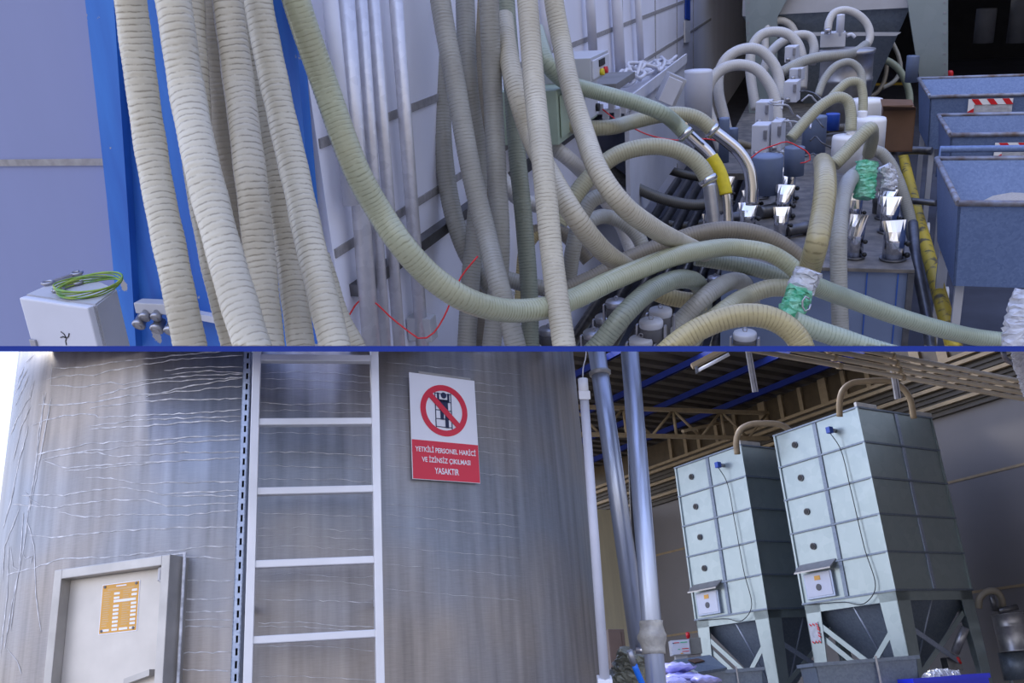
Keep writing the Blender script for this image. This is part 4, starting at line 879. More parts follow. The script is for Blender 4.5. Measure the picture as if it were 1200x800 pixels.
def spanner(p0, p1, label):
    A, B = TH(*p0, hz + .006), TH(*p1, hz + .006); d = nrm(B - A); t = Thing('spanner', label, 'spanner', 'spanners on the switch cabinet', TOP)
    s = np.cross(TOP.z, d); bm = MB(); box(bm, Fr(A, d, s, TOP.z), (.012, -.006, -.003), (np.linalg.norm(B - A) - .012, .006, .003), .002); t.part('shaft', bm, STEEL)
    for c, open_ in ((A, 0), (B, 1)):
        bm = MB(); a0 = np.linspace(.5 if open_ else 0, 5.8 if open_ else 6.28, 14); tube(bm, [c + d * .014 * math.cos(a) * (1 if open_ else -1) + s * .014 * math.sin(a) for a in a0], .0045, seg=6, step=.004); t.part('jaw' if open_ else 'ring', bm, STEEL)
    t.done()
spanner((56, 331), (90, 320), 'spanner lying at the back of the cabinet top')
spanner((68, 339), (90, 331), 'shorter spanner nearer the coiled wire')
t = Thing('socket_box', 'grey box with round capped sockets low on the blue pillar', 'socket box', None, TOP)
c = TL(182, 356, .09); bm = MB(); box(bm, TOP.at(c), (-.05, -.05, -.02), (.12, .0, .02), .004); t.part('box', bm, GREYBOX)
for x, y, r in ((164, 378, .024), (185, 383, .025), (171, 369, .021), (184, 369, .020), (200, 385, .022)):
    c = TL(x, y, .14); ax = nrm(-TOP.y * .8 - TOP.z * .55); bm = MB(); lathe(bm, c, ax, [(r * .8, -.03), (r * .85, 0), (r, .003), (r, .014), (r * .8, .018), (r * .55, .012), (r * .5, .018)], 20); t.part('socket_cap', bm, STEEL)
t.done()
bm = MB(); A, B = TL(230, 371, .08), TL(262, 377, .08); box(bm, Fr(A, nrm(B - A), TOP.y, TOP.z), (-.04, 0, -.012), (.3, .03, .012)); one('rail_strip', 'pale strip on the pillar behind the hanging hoses', 'strip', bm, LGREY, None, TOP)

# =================================================================== LOWER PLACE: SILO YARD AND HALL
def az(v): return math.atan2(v[0], v[1])
BW = Fr((0, 0, 0), (1, 0, 0), (0, 1, 0), (0, 0, 1))
DL = np.array([math.sin(math.radians(-33.5)), math.cos(math.radians(-33.5)), 0]); DR = np.array([-DL[1], DL[0], 0]) * -1   # left-face and right-face directions of the hall
UPW = np.array([0, 0, 1.0])
HALL = Fr((0, 0, 0), DR, DL, UPW)
def pz(px, py, z): return hit(px, py, np.array([0, 0, z]), UPW)
# ground
bm = MB(); box(bm, BW, (-30, -12, -.15), (30, 40, 0)); struct('floor_yard', bm, CONC, WORLD)

# ---- silo
SA, SD = math.radians(-12.85), 5.0
SC = np.array([math.sin(SA) * SD, math.cos(SA) * SD, 0.0]); SR = SD * math.sin(math.radians(16.75))
def cylhit(px, py, off=0.0):
    r = ray(px, py); o = CAM - SC; a = r[0]**2 + r[1]**2; b = 2 * (o[0] * r[0] + o[1] * r[1]); c = o[0]**2 + o[1]**2 - (SR + off)**2
    D = b * b - 4 * a * c
    if D < 0: D = 0
    return CAM + r * ((-b - math.sqrt(D)) / (2 * a))
bm = MB(); uvl = bm.loops.layers.uv.new('UVMap'); seg, hz_ = 96, [0.0, .6, 1.2, 1.8, 2.4, 3.0, 3.6, 4.2]
rg = [[bm.verts.new(SC + np.array([math.cos(2 * PI * k / seg) * SR, math.sin(2 * PI * k / seg) * SR, z])) for k in range(seg)] for z in hz_]
for i in range(len(hz_) - 1):
    for k in range(seg):
        f = bm.faces.new((rg[i][k], rg[i][(k + 1) % seg], rg[i + 1][(k + 1) % seg], rg[i + 1][k])); f.smooth = True
        for lp, (a_, z_) in zip(f.loops, ((k, i), (k + 1, i), (k + 1, i + 1), (k, i + 1))): lp[uvl].uv = (a_ / seg * 9, hz_[z_])
def streak(pts, w=1.6, jit=1.0):
    """mineral run mark lying on the shell"""
    q = []
    for (x0, y0), (x1, y1) in zip(pts[:-1], pts[1:]):
        n = max(2, int(math.hypot(x1 - x0, y1 - y0) / 7))
        for k in range(n): q.append((x0 + (x1 - x0) * k / n + random.uniform(-.3, .3) * jit, y0 + (y1 - y0) * k / n + random.uniform(-.9, .9) * jit))
    q.append(pts[-1]); prev = None
    for i, (x, y) in enumerate(q):
        a, b = q[max(i - 1, 0)], q[min(i + 1, len(q) - 1)]; dx, dy = b[0] - a[0], b[1] - a[1]; l = math.hypot(dx, dy) or 1
        ww = w * random.uniform(.25, .75) * (0.3 if i in (0, len(q) - 1) else 1) / 2; nx, ny = -dy / l * ww, dx / l * ww
        cur = (bm.verts.new(cylhit(x + nx, y + ny, .001)), bm.verts.new(cylhit(x - nx, y - ny, .001)))
        if prev: f = bm.faces.new((prev[0], prev[1], cur[1], cur[0])); f.material_index = 1
        prev = cur
ST = [[(61,431),(90,431),(130,425),(165,421),(230,414),(290,410)], [(54,445),(75,440),(110,439),(145,431),(200,422),(235,419),(287,416)], [(58,451),(95,453),(130,448),(145,450),(180,444),(230,440),(285,438)],
 [(115,465),(140,456),(190,447),(285,442)], [(45,474),(75,474),(110,471),(150,463),(220,458),(270,453),(285,452)], [(105,478),(150,472),(200,468),(285,467)], [(50,493),(75,487),(95,485),(112,486),(115,489),(180,486),(240,483),(283,479)],
 [(103,500),(150,493),(200,490),(283,488)], [(105,503),(160,499),(230,494),(283,493)], [(42,532),(70,527),(100,520),(170,516),(230,511),(283,510)], [(50,538),(90,530),(150,523),(210,518),(283,514)], [(85,530),(115,530),(140,535),(210,530),(283,529)],
 [(52,540),(70,546),(80,548),(140,543),(200,540),(283,536)], [(75,552),(130,547),(200,540)], [(100,559),(130,560),(160,566),(180,566),(280,564)], [(25,580),(75,580),(110,574),(140,571),(165,574),(190,579),(280,574)], [(15,590),(60,595),(100,589),(135,585),(170,585),(195,593),(278,589)],
 [(69,600),(100,606),(150,602),(220,603),(278,597)], [(32,627),(60,629),(100,625),(150,621),(210,618),(276,618)], [(8,673),(40,665),(70,655),(130,652),(200,645),(240,640),(273,640)], [(205,652),(240,652),(273,655)], [(205,680),(273,680)], [(205,702),(250,702),(272,700)], [(203,717),(240,716),(272,716)], [(203,726),(230,725),(272,726)], [(203,735),(230,733),(272,734)], [(200,765),(270,764)], [(198,784),(270,786)],
 [(192,434),(230,430),(285,430)], [(200,438),(240,434),(285,437)], [(170,465),(220,452),(285,442)], [(200,581),(240,580),(278,581)]]
for p in ST: streak(p, 2.2)
for p in [[(61,424),(60,440),(59,451)], [(54,460),(46,500),(42,540),(36,580),(33,600)], [(51,462),(48,500),(40,560),(32,600)], [(60,465),(50,520),(42,560),(34,600)], [(27,600),(25,640),(22,665)], [(33,600),(28,640),(15,700),(5,760)], [(30,605),(40,640),(42,700),(48,740)], [(23,595),(5,640),(3,680)],
          [(40,445),(35,465),(20,490),(12,510)], [(36,475),(25,500),(15,540)], [(33,500),(22,540),(12,590),(3,620)], [(28,430),(20,450)], [(32,432),(18,460)], [(34,440),(18,475)], [(40,415),(30,425)], [(37,498),(45,495),(60,490)], [(28,575),(36,585),(52,594)],
          [(25,645),(30,655),(38,650),(36,660)], [(12,640),(15,665),(24,668)], [(10,640),(8,700),(0,770)], [(22,668),(18,690),(12,740)], [(8,760),(20,775),(25,790)]]: streak(p, 1.5)
for y0 in (418, 437, 443, 455, 472, 481, 507, 530, 545, 561, 601, 619, 627, 641, 657, 673, 681, 702, 730, 734, 757, 793):
    streak([(302, y0), (350, y0 + random.uniform(-2, 2)), (400, y0 + random.uniform(0, 4)), (442, y0 + random.uniform(2, 6))], .8 if y0 % 2 else 1.3)
for y0 in (425, 440, 450, 462, 477, 490, 503, 520, 545, 590, 603, 616, 640, 661, 690): streak([(452, y0), (500, y0 + 4), (560, y0 + 9), (610, y0 + 14)], .6)
t = Thing('silo', 'large brushed stainless silo streaked with lime, ladder and sign on its front', 'silo', None, WORLD)
t.part('shell', bm, [SILO, STREAK], recalc=False)
# hatch: plane tangent to the silo
def tangent(px, py, off):
    p = cylhit(px, py); n = nrm((p - SC) * np.array([1, 1, 0])); x = nrm(np.cross(UPW, n)); x = x if x @ CR > 0 else -x
    return Fr(p + n * off, x, n, UPW)     # x right, y outwards, z up
def on(fr, px, py): return fr.l(hit(px, py, fr.o, fr.y))
hf = tangent(120, 700, .062)
TLc, TRc, BLc, BRc = on(hf, 66, 662), on(hf, 200, 655), on(hf, 49, 800), on(hf, 189, 800)
x0, x1, zt = (TLc[0] + BLc[0]) / 2, (TRc[0] + BRc[0]) / 2, (TLc[2] + TRc[2]) / 2; zb = zt - 1.1
wbar = .035
bm = MB()
for lo, hi in (((x0, -.16, zb), (x0 + wbar, 0, zt)), ((x1 - wbar, -.16, zb), (x1, 0, zt)), ((x0 + wbar, -.16, zt - wbar), (x1 - wbar, 0, zt)), ((x0 + wbar, -.16, zb), (x1 - wbar, 0, zb + wbar))): box(bm, hf, lo, hi, .003)
k = t.part('hatch', bm, STAIN, label='raised stainless hatch frame')
bm = MB(); tube(bm, [hf.p(x1 + .012, -.065, zb), hf.p(x1 + .012, -.065, zt + .01), hf.p(x0, -.085, zt + .012)], .006, seg=6, smooth_path=False); t.part('weld_seam', bm, STREAK, parent=k)
bm = MB(); box(bm, hf, (x0 + wbar, -.075, zb + wbar), (x1 - wbar, -.045, zt - wbar), .003); t.part('hatch_door', bm, STAINP, parent=k)
bm = MB(); box(bm, hf, (x1 - wbar - .03, -.055, zt - wbar - .05), (x1 - wbar - .01, -.02, zt - wbar), .003); box(bm, hf, (x1 - wbar - .022, -.04, zt - wbar - .055), (x1 - wbar - .01, -.02, zt - wbar - .01), .002); t.part('latch', bm, STEEL, parent=k)
pf = Fr(hf.p(0, -.0445, 0), hf.x, hf.y, hf.z); a_, b_ = on(pf, 121, 686), on(pf, 158, 738)
px0, px1, pz1, pz0 = a_[0], b_[0] + .006, a_[2], b_[2]
bm = MB(); box(bm, pf, (px0, 0, pz0), (px1, .002, pz1), .0008); t.part('data_plate', bm, [ORANGE], parent=k, label='orange data plate with white fields')
bm = MB(); W_, H_ = px1 - px0, pz1 - pz0
box(bm, pf, (px0 - .003, -.0005, pz0 - .003), (px1 + .003, .001, pz1 + .003)); t.part('plate_edge', bm, SIGNW, parent=k)
bm = MB()
for c, w0, ys in ((.34, .15, [.18, .27, .44, .52, .60, .68, .76, .84, .92]), (.82, .14, [.15, .24, .42, .50, .58, .66, .75, .83, .92])):
    for y_ in ys: box(bm, pf, (px0 + W_ * c, .002, pz1 - H_ * (y_ + .045)), (px0 + W_ * (c + w0), .0028, pz1 - H_ * y_))
box(bm, pf, (px0 + W_ * .34, .002, pz1 - H_ * .385), (px0 + W_ * .94, .0028, pz1 - H_ * .335))
box(bm, pf, (px0 + W_ * .04, .002, pz1 - H_ * .965), (px0 + W_ * .27, .0028, pz1 - H_ * .92)); box(bm, pf, (px0 + W_ * .54, .002, pz1 - H_ * .965), (px0 + W_ * .77, .0028, pz1 - H_ * .92)); box(bm, pf, (px0 + W_ * .38, .002, pz1 - H_ * .06), (px0 + W_ * .66, .0028, pz1 - H_ * .035))
t.part('white_fields', bm, SIGNW, parent=k)
bm = MB()
for c in (.05, .58):
    for q in range(16): box(bm, pf, (px0 + W_ * c, .002, pz1 - H_ * (.17 + q * .046)), (px0 + W_ * (c + random.uniform(.14, .22)), .0025, pz1 - H_ * (.155 + q * .046)))
for q in (.09, .115): box(bm, pf, (px0 + W_ * .15, .002, pz1 - H_ * (q + .012)), (px0 + W_ * .88, .0025, pz1 - H_ * q))
t.part('fine_print', bm, mat('faint_print', (.80, .55, .28), .5), parent=k)
for cx_, cz_ in ((.07, .04), (.93, .04), (.07, .95), (.93, .95)):
    bm = MB(); c = pf.p(px0 + W_ * cx_, .002, pz1 - H_ * cz_); cyl(bm, c, c + pf.y * .003, .005, seg=10); t.part('rivet', bm, STEELD, parent=k)
ha, hb = on(pf, 152, 795), on(pf, 182, 784); bm = MB(); poly(bm, [pf.p(ha[0], .0, ha[2] - .02), pf.p(hb[0], 0, hb[2] - .02), pf.p(hb[0], 0, hb[2]), pf.p(ha[0], 0, ha[2])], pf.y * .03); t.part('handle', bm, STAIN, parent=k)
t.done()

# ---- ladder
lf = tangent(372, 600, .17)
L0, L1, R0, R1 = [on(lf, *q) for q in ((301, 412), (290, 800), (439, 412), (446, 800))]
lx, rx = (L0[0] + L1[0]) / 2, (R0[0] + R1[0]) / 2; zl0 = .02; zt = 3.6
t = Thing('ladder', 'aluminium ladder standing up the front of the stainless silo', 'ladder', None, WORLD)
wr = .0145
def rail(q0, q1, name, mm):
    d = nrm(lf.p(q0[0], 0, q0[2]) - lf.p(q1[0], 0, q1[2])); A = lf.p(q1[0], 0, q1[2]); s = (zl0 - A[2]) / (d @ UPW); A = A + d * s
    f = Fr(A, lf.x, lf.y, d); bm = MB(); box(bm, f, (-wr, -.055, 0), (wr, .0, 3.9), .002); t.part(name, bm, mm); return A, d
Lr, Rr = rail(L0, L1, 'rail', ALU), rail(R0, R1, 'rail', ALU)
for yl, yr in ((416, 419), (490, 494), (572, 573), (657, 657), (746, 744)):
    a_, b_ = on(lf, 297, yl), on(lf, 442, yr); z = (a_[2] + b_[2]) / 2 + lf.o[2]
    A = Lr[0] + Lr[1] * ((z - zl0) / (Lr[1] @ UPW)); B = Rr[0] + Rr[1] * ((z - zl0) / (Rr[1] @ UPW)); bm = MB()
    box(bm, Fr(A, nrm(B - A), lf.y, UPW), (0, -.045, -.014), (np.linalg.norm(B - A), -.010, .012), .003); t.part('rung', bm, ALU)
for z in (.24, .52):
    A = Lr[0] + Lr[1] * z; B = Rr[0] + Rr[1] * z; bm = MB(); box(bm, Fr(A, nrm(B - A), lf.y, UPW), (0, -.045, -.014), (np.linalg.norm(B - A), -.010, .012), .003); t.part('rung', bm, ALU)
for z in (1.35, 2.15):
    for Q in (Lr, Rr):
        A = Q[0] + Q[1] * z; bm = MB(); box(bm, Fr(A, lf.x, lf.y, UPW), (-.006, -.20, -.012), (.006, -.05, .012)); t.part('standoff', bm, ALU)
t.done()
# slotted galvanised angle
sf = tangent(284, 600, .05); a_, b_ = on(sf, 290, 412), on(sf, 275, 800); A, B = sf.p(a_[0], 0, a_[2]), sf.p(b_[0], 0, b_[2]); d = nrm(A - B); B2 = B - d * ((B @ UPW - .02) / (d @ UPW))
f = Fr(B2, sf.x, sf.y, d); bm = MB(); Lh = 3.9; w2 = .015
# plate with slots: two strips joined by bridges
box(bm, f, (-w2, -.004, 0), (-.002, 0, Lh)); box(bm, f, (.006, -.004, 0), (w2, 0, Lh)); box(bm, f, (w2 - .004, -.05, 0), (w2, 0, Lh)); box(bm, f, (-w2, -.05, 0), (-w2 + .003, 0, Lh))
z = 0
while z < Lh: box(bm, f, (-.002, -.004, z), (.006, 0, z + .018)); z += .042
t = Thing('slotted_angle', 'slotted galvanised steel channel running up beside the left ladder rail', 'steel channel', None, WORLD); t.part('channel', bm, GALVB)
bm = MB(); box(bm, f, (-.0125, -.048, 0), (.011, -.03, Lh)); t.part('slot_shade', bm, BLACK); t.done()  # black strip added inside the channel as the shade behind its slots

# ---- warning sign
gf = tangent(520, 500, .012); c4 = [on(gf, *q) for q in ((480, 436), (557, 446), (562, 567), (483, 560))]
sx0, sx1 = (c4[0][0] + c4[3][0]) / 2, (c4[1][0] + c4[2][0]) / 2; sz1, sz0 = (c4[0][2] + c4[1][2]) / 2, (c4[2][2] + c4[3][2]) / 2
SWd, SHt = sx1 - sx0, sz1 - sz0
t = Thing('warning_sign', 'white and red prohibition sign mounted right of the ladder on the silo', 'sign', None, WORLD)
bm = MB(); box(bm, gf, (sx0, -.004, sz0), (sx1, .0, sz1), .0015); t.part('plate', bm, SIGNW)
bm = MB(); box(bm, gf, (sx0 + .002, -.001, sz0 + .002), (sx1 - .002, .001, sz0 + SHt * .362)); t.part('red_field', bm, SIGNR, label='red lower field')
def S(u, v, o=.001): return gf.p(sx0 + u * SWd, o, sz1 - v * SHt)
ccx, ccz, ro, ri = .5, .335, .355 * SWd, .275 * SWd
bm = MB(); n = 64; c = S(ccx, ccz)
ring = [[bm.verts.new(c + gf.x * math.cos(q * 2 * PI / n) * r + gf.z * math.sin(q * 2 * PI / n) * r + gf.y * o) for q in range(n)] for r, o in ((ri, 0), (ro, 0), (ro, .001), (ri, .001))]
for i in range(4):
    for q in range(n): bm.faces.new((ring[i][q], ring[i][(q + 1) % n], ring[(i + 1) % 4][(q + 1) % n], ring[(i + 1) % 4][q]))
dd = nrm(gf.x * .72 - gf.z * .69); box(bm, Fr(c, dd, gf.y, np.cross(dd, gf.y)), (-ri - .004, .0015, -.012), (ri + .004, .0026, .012)); t.part('prohibition_ring', bm, SIGNR)
bm = MB(); fw = Fr(c, gf.x, gf.y, gf.z); u_ = SWd
# ladder pictogram with climbing figure
lw = .006 * u_
for q in (-.13, .11): box(bm, fw, (q * u_ - lw, .0, -.26 * u_), (q * u_ + lw, .0008, .26 * u_))
for q in (.23, .12, -.0, -.12, -.23): box(bm, fw, (-.13 * u_, 0, q * u_ - lw * .8), (.11 * u_, .0008, q * u_ + lw * .8))
t.part('ladder_pictogram', bm, NAVY)
bm = MB(); h0 = fw.p(-.0 * u_, .001, .21 * u_); cyl(bm, h0 - fw.y * .0005, h0 + fw.y * .0006, .042 * u_, seg=20)
for lo, hi in (((-.075, .02), (.06, .15)), ((-.10, .12), (-.07, .24)), ((.055, .12), (.085, .24)), ((-.06, -.13), (-.01, .03)), ((.01, -.24), (.06, .03)), ((-.09, .11), (.07, .15))):
    box(bm, fw, (lo[0] * u_, .0006, lo[1] * u_), (hi[0] * u_, .0014, hi[1] * u_))
t.part('figure_pictogram', bm, NAVY)
root = t.done()
bpy.context.view_layer.update()
for body, v, wd, hh in (('YETKİLİ PERSONEL HARİCİ', .715, .90, .062), ('VE İZİNSİZ ÇIKILMASI', .812, .72, .072), ('YASAKTIR', .912, .36, .058)):
    o = text(body, S(.5, v, .0016), gf.x, gf.z, wd * SWd, hh * SHt, SIGNW, root, bold=.018)
    o['label'] = 'white lettering reading ' + body
bm = MB(); box(bm, gf, (sx0 + SWd * .15, -.012, sz1 + .002), (sx1 - SWd * .05, -.004, sz1 + .012), .002); one('sign_bracket', 'dusty strip fixed on the silo just over the warning sign', 'bracket', bm, STAIN, None, WORLD)

# ---- outside pipes
def vpipe(p0, p1, w0, d, name, label, m, dia=None, ext=True, group=None):
    dia = dia or w0 * d / FPX; A, = [P(*p0, d)]; n = nrm(np.array([ray(600, 400)[0], ray(600, 400)[1], 0])); B = hit(*p1, A, n); dr = nrm(A - B)
    B2 = B - dr * ((B[2] - .02) / dr[2]) if ext else B
    t = Thing(name, label, 'pipe', group, WORLD); bm = MB(); cyl(bm, B2, A + dr * .4, dia / 2, seg=28); t.part('pipe', bm, m); return t, A, B, dr, dia
VN = nrm(np.array([ray(600, 400)[0], ray(600, 400)[1], 0]))
def PV(px, py, ref): return hit(px, py, ref, VN)
GP = 'tall pipes standing between silo and hall'
t, A, B, dr, dia = vpipe((683, 444), (709, 800), 10.5, 3.9, 'conduit', 'thin white conduit with a cap and wire beside the silo edge', PIPE_W, group=GP)
t.parts = []
bm = MB(); cyl(bm, B, A, dia / 2, seg=20); t.part('tube', bm, PIPE_W)
bm = MB(); cyl(bm, PV(684.2, 462, A), A, dia * .56, seg=20); t.part('cap', bm, WHITE)
c = PV(684.5, 463, A); bm = MB(); box(bm, Fr(c, CR, CF, dr), (-.022, -.025, -.016), (.024, .02, .02), .003); t.part('clip', bm, WHITE)
bm = MB(); tube(bm, [A, P(683.5, 430, 3.9), P(686.5, 418, 3.9), P(687, 404, 3.9)], .0028, seg=6); t.part('wire', bm, CABLEW)
c = PV(709.5, 797, A); bm = MB(); box(bm, Fr(c, CR, CF, dr), (-.03, -.02, -.02), (.025, .03, .01), .003); t.part('foot_clip', bm, WHITE); t.done()
t, A, B, dr, dia = vpipe((699.5, 412), (750, 762), 20.5, 4.6, 'steel_pipe', 'galvanised pipe leaning inward with a coupling ring near its top', PIPEB, group=GP, ext=False)
c = PV(703, 437, A); bm = MB(); lathe(bm, c - dr * .012, dr, [(dia * .56, 0), (dia * .62, .004), (dia * .62, .02), (dia * .56, .024)], 28); t.part('coupling_ring', bm, STAIN)
c = PV(748, 757, A) - CF * .05; bm = MB(); cyl(bm, c + CR * -.02, c + CR * .09, .016, seg=14); t.part('valve', bm, CHROME); t.done()
t, A, B, dr, dia = vpipe((738, 412), (769, 800), 21, 4.4, 'steel_pipe', 'straight galvanised pipe with a joint wrapped in film low down', PIPEB, group=GP)
c0, c1 = PV(763, 727, A), PV(766, 766, A)
bm = MB(); tube(bm, [c0, c0 * .6 + c1 * .4, c0 * .4 + c1 * .6, c1], dia * .58, seg=18, step=.014)
for v in bm.verts:
    h = (np.array(v.co[:]) - c1) @ dr / np.linalg.norm(c0 - c1); cc = c1 + dr * ((np.array(v.co[:]) - c1) @ dr); k_ = 1 + .28 * math.exp(-((h - .5) / .18) ** 2) + random.uniform(-.05, .05); v.co = Vector(cc + (np.array(v.co[:]) - cc) * k_)
t.part('wrapped_joint', bm, WRAP, label='joint wrapped in pale film'); t.done()
bm = MB(); cyl(bm, P(736.5, 400, 5.4), P(750, 740, 5.4), .03, seg=16); one('steel_pipe', 'thin dark pipe glimpsed between the two galvanised pipes', 'pipe', bm, STEELD, GP, WORLD)
t = Thing('air_hose', 'bright blue air hose with a steel fitting under the leaning pipe', 'hose', None, WORLD)
bm = MB(); tube(bm, [P(743, 778, 3.8), P(747, 788, 3.8), P(753, 802, 3.8), P(760, 830, 3.8)], .0125, seg=12); t.part('hose', bm, HOSEB)
bm = MB(); cyl(bm, P(738, 762, 3.8), P(743, 779, 3.8), .013, seg=12); t.part('fitting', bm, STEEL); t.done()
bm = crumple([P(722, 825, 5.0), P(728, 800, 5.0), P(737, 780, 5.0), P(741, 764, 5.0)], .075, .012); one('wrapped_bundle', 'bundle wrapped in grey film at the foot of the leaning pipe', 'bundle', bm, mat('grey_green_film', (.30, .31, .24), .4, dark=(.13, .13, .10), scale=12, bump=.8), None, WORLD)

# ---- hall
TC = P(1049, 691, 12.0)                 # front corner of the nearer tower, bottom of its body
def HL(p): return HALL.l(p)
cR, cL, cZ = HL(TC)
WR = None
# right wall plane: normal DR, behind the towers
r_tow = HL(hit(1138, 690, TC, DL))[0]   # width of right face
l_tow = HL(hit(942, 706, TC, DR))[1]
TWd, TDp = r_tow - cR, l_tow - cL
ztop = HL(hit(1004, 477, TC, DL))[2] if False else (hit(1004, 477, TC, CF * np.array([1, 1, 0]))[2])
WR = cR + TWd + 1.9
def HW(px, py, off=0): return hit(px, py, HALL.p(WR - off, 0, 0), DR)
zs1 = HW(1150, 556)[2]; zs2 = HW(1180, 688)[2]
ztopw = HW(1093, 492)[2]
bm = MB(); box(bm, HALL, (WR, cL - 9, 0), (WR + .2, cL + 12, ztopw)); struct('wall_right', bm, CLAD, HALL)
bm = MB()
for z in (zs1, zs2): box(bm, HALL, (WR - .012, cL - 9, z - .02), (WR, cL + 12, z + .02))
struct('trim_4', bm, BEIGE, HALL, 'horizontal panel joints of the hall wall')
# soffit bands above the wall and beige rails
zr = []
for (px, py) in ((1100, 480), (1100, 461), (1100, 438), (1100, 427)): zr.append(HW(px, py)[2])
bm = MB()
box(bm, HALL, (WR - .05, cL - 9, ztopw), (WR + .1, cL + 12, HW(1100, 427)[2]))
n = 10; z0_, z1_ = ztopw, HW(1100, 427)[2]
for i in range(n): z = z0_ + (z1_ - z0_) * i / n; box(bm, HALL, (WR - .09, cL - 9, z), (WR - .05, cL + 12, z + (z1_ - z0_) / n * .55))
struct('wall_upper', bm, ROOFM, HALL)
for (px, py), lb in zip(((1100, 478), (1100, 457), (1100, 437), (1100, 429)), 'abcd'):
    z = HW(px, py)[2]; bm = MB(); box(bm, HALL, (WR - .16, cL - 9, z - .03), (WR - .09, cL + 12, z + .03)); one('wall_rail', {'a': 'lowest beige rail along the top of the hall wall', 'b': 'second beige rail from the bottom along the hall wall', 'c': 'beige rail just under the clerestory posts', 'd': 'uppermost beige rail at the foot of the clerestory posts'}[lb], 'rail', bm, BEIGE, 'beige rails along the hall wall', HALL)
zc0 = HW(1100, 427)[2]
def zline(px, py): return HW(px, py)[2]
zpost = zline(900, 472); ZR = zpost + .05
bm = MB(); box(bm, HALL, (WR, cL - 9, zc0), (WR + .12, cL + 12, ZR)); struct('wall_clerestory', bm, DPANEL, HALL)
k = 0
for px, py in ((790, 545), (808, 540), (823, 534), (844, 525), (866, 515), (898, 500), (920, 492), (943, 484), (969, 470), (993, 460), (1019, 445), (1045, 440), (1075, 425), (1107, 420)):
    L_ = HL(HW(px, py))[1]; wd = .09 if px in (898, 969, 1075, 1107) else .045; bm = MB(); box(bm, HALL, (WR - .06, L_ - wd, zc0), (WR, L_ + wd, ZR)); one('clerestory_post', 'beige post standing in the dark clerestory strip above the hall wall', 'post', bm, BEIGE, 'beige posts of the clerestory strip', HALL); k += 1
# far wall: cream cladding seen between the pipes
pL = HL(P(706, 650, 24))[1]
bm = MB(); LE = HL(HW(754, 640))[1]; box(bm, HALL, (WR - 5.5, LE, 0), (WR, LE + .2, ztopw)); struct('wall_far_end', bm, CLADW, HALL)
# roof: corrugated deck with ribs running along DR, blue purlins along DL
RL0, RL1 = cL - 9, cL + 12
bm = MB(); R0_ = WR - 8.5
nr = int((RL1 - RL0) / .34)
for i in range(nr):
    a0 = RL0 + (RL1 - RL0) * i / nr; st = (RL1 - RL0) / nr
    for u0, u1, z0q, z1q in ((0, .42, 0, 0), (.42, .5, 0, .07), (.5, .92, .07, .07), (.92, 1, .07, 0)):
        q = [HALL.p(R0_, a0 + st * u0, ZR + z0q), HALL.p(R0_, a0 + st * u1, ZR + z1q), HALL.p(WR + .3, a0 + st * u1, ZR + z1q), HALL.p(WR + .3, a0 + st * u0, ZR + z0q)]
        bm.faces.new([bm.verts.new(p) for p in q])
box(bm, HALL, (R0_, RL0, ZR + .09), (WR + .3, RL1, ZR + .14))
struct('ceiling_roof', bm, ROOFM, HALL)
for i, (px, py) in enumerate(((690, 436), (800, 434), (800, 470), (800, 501), (800, 527), (800, 549))):
    H = hit(px, py, np.array([0, 0, ZR - .14]), UPW); r_ = HL(H)[0]; bm = MB(); box(bm, HALL, (r_ - .02, RL0, ZR - .12), (r_ + .025, RL1, ZR - .0)); box(bm, HALL, (r_ - .035, RL0, ZR - .12), (r_ + .035, RL1, ZR - .11))
    one('roof_purlin', 'blue roof purlin, %s' % ['nearest the silo', 'second from the silo', 'third from the silo', 'fourth from the silo', 'fifth from the silo', 'closest to the clerestory wall'][i], 'purlin', bm, PURLIN, 'blue purlins under the corrugated roof', HALL)
# truss
tp = hit(880, 482, np.array([0, 0, ZR - .25]), UPW); lt = HL(tp)[1]; TF = HALL.p(0, lt, 0)
def TP(px, py): return hit(px, py, TF, DL)
ztc = HL(TP(840, 481))[2]; zbc = HL(TP(840, 511))[2]
zq = ZR - .25
TA, TB = pz(752, 479, zq), pz(900, 484, zq); TD = nrm(TB - TA); TNn = np.cross(UPW, TD); TRF = Fr(TA, TD, TNn, UPW)
def TQ(px, py): return TRF.l(hit(px, py, TA, TNn))
ztc = 0.0; zbc = TQ(800, 511.5)[2]
t = Thing('roof_truss', 'beige steel lattice truss crossing beneath the blue purlins', 'truss', None, HALL)
for z, n_ in ((ztc, 'top_chord'), (zbc, 'bottom_chord')):
    bm = MB(); box(bm, TRF, (TQ(640, 480)[0], -.04, z - .035), (TQ(975, 480)[0], .04, z + .035)); t.part(n_, bm, BEIGE)
ra, rb = TQ(789, 482)[0], TQ(845, 484)[0]; stp = rb - ra
for i in range(-3, 4):
    rr_ = ra + i * stp
    bm = MB(); cyl(bm, TRF.p(rr_, 0, ztc), TRF.p(rr_, 0, zbc), .03, seg=8); t.part('post', bm, BEIGE)
    for s in (-1, 1):
        bm = MB(); cyl(bm, TRF.p(rr_, 0, ztc), TRF.p(rr_ + s * stp / 2, 0, zbc), .027, seg=8); t.part('diagonal', bm, BEIGE)
t.done()
bm = MB(); cyl(bm, TP(800, 505), hit(900, 483, HALL.p(0, lt + 2, 0), DL), .03, seg=8); one('roof_brace', 'thin beige brace rod rising behind the truss', 'brace', bm, BEIGE, None, HALL)

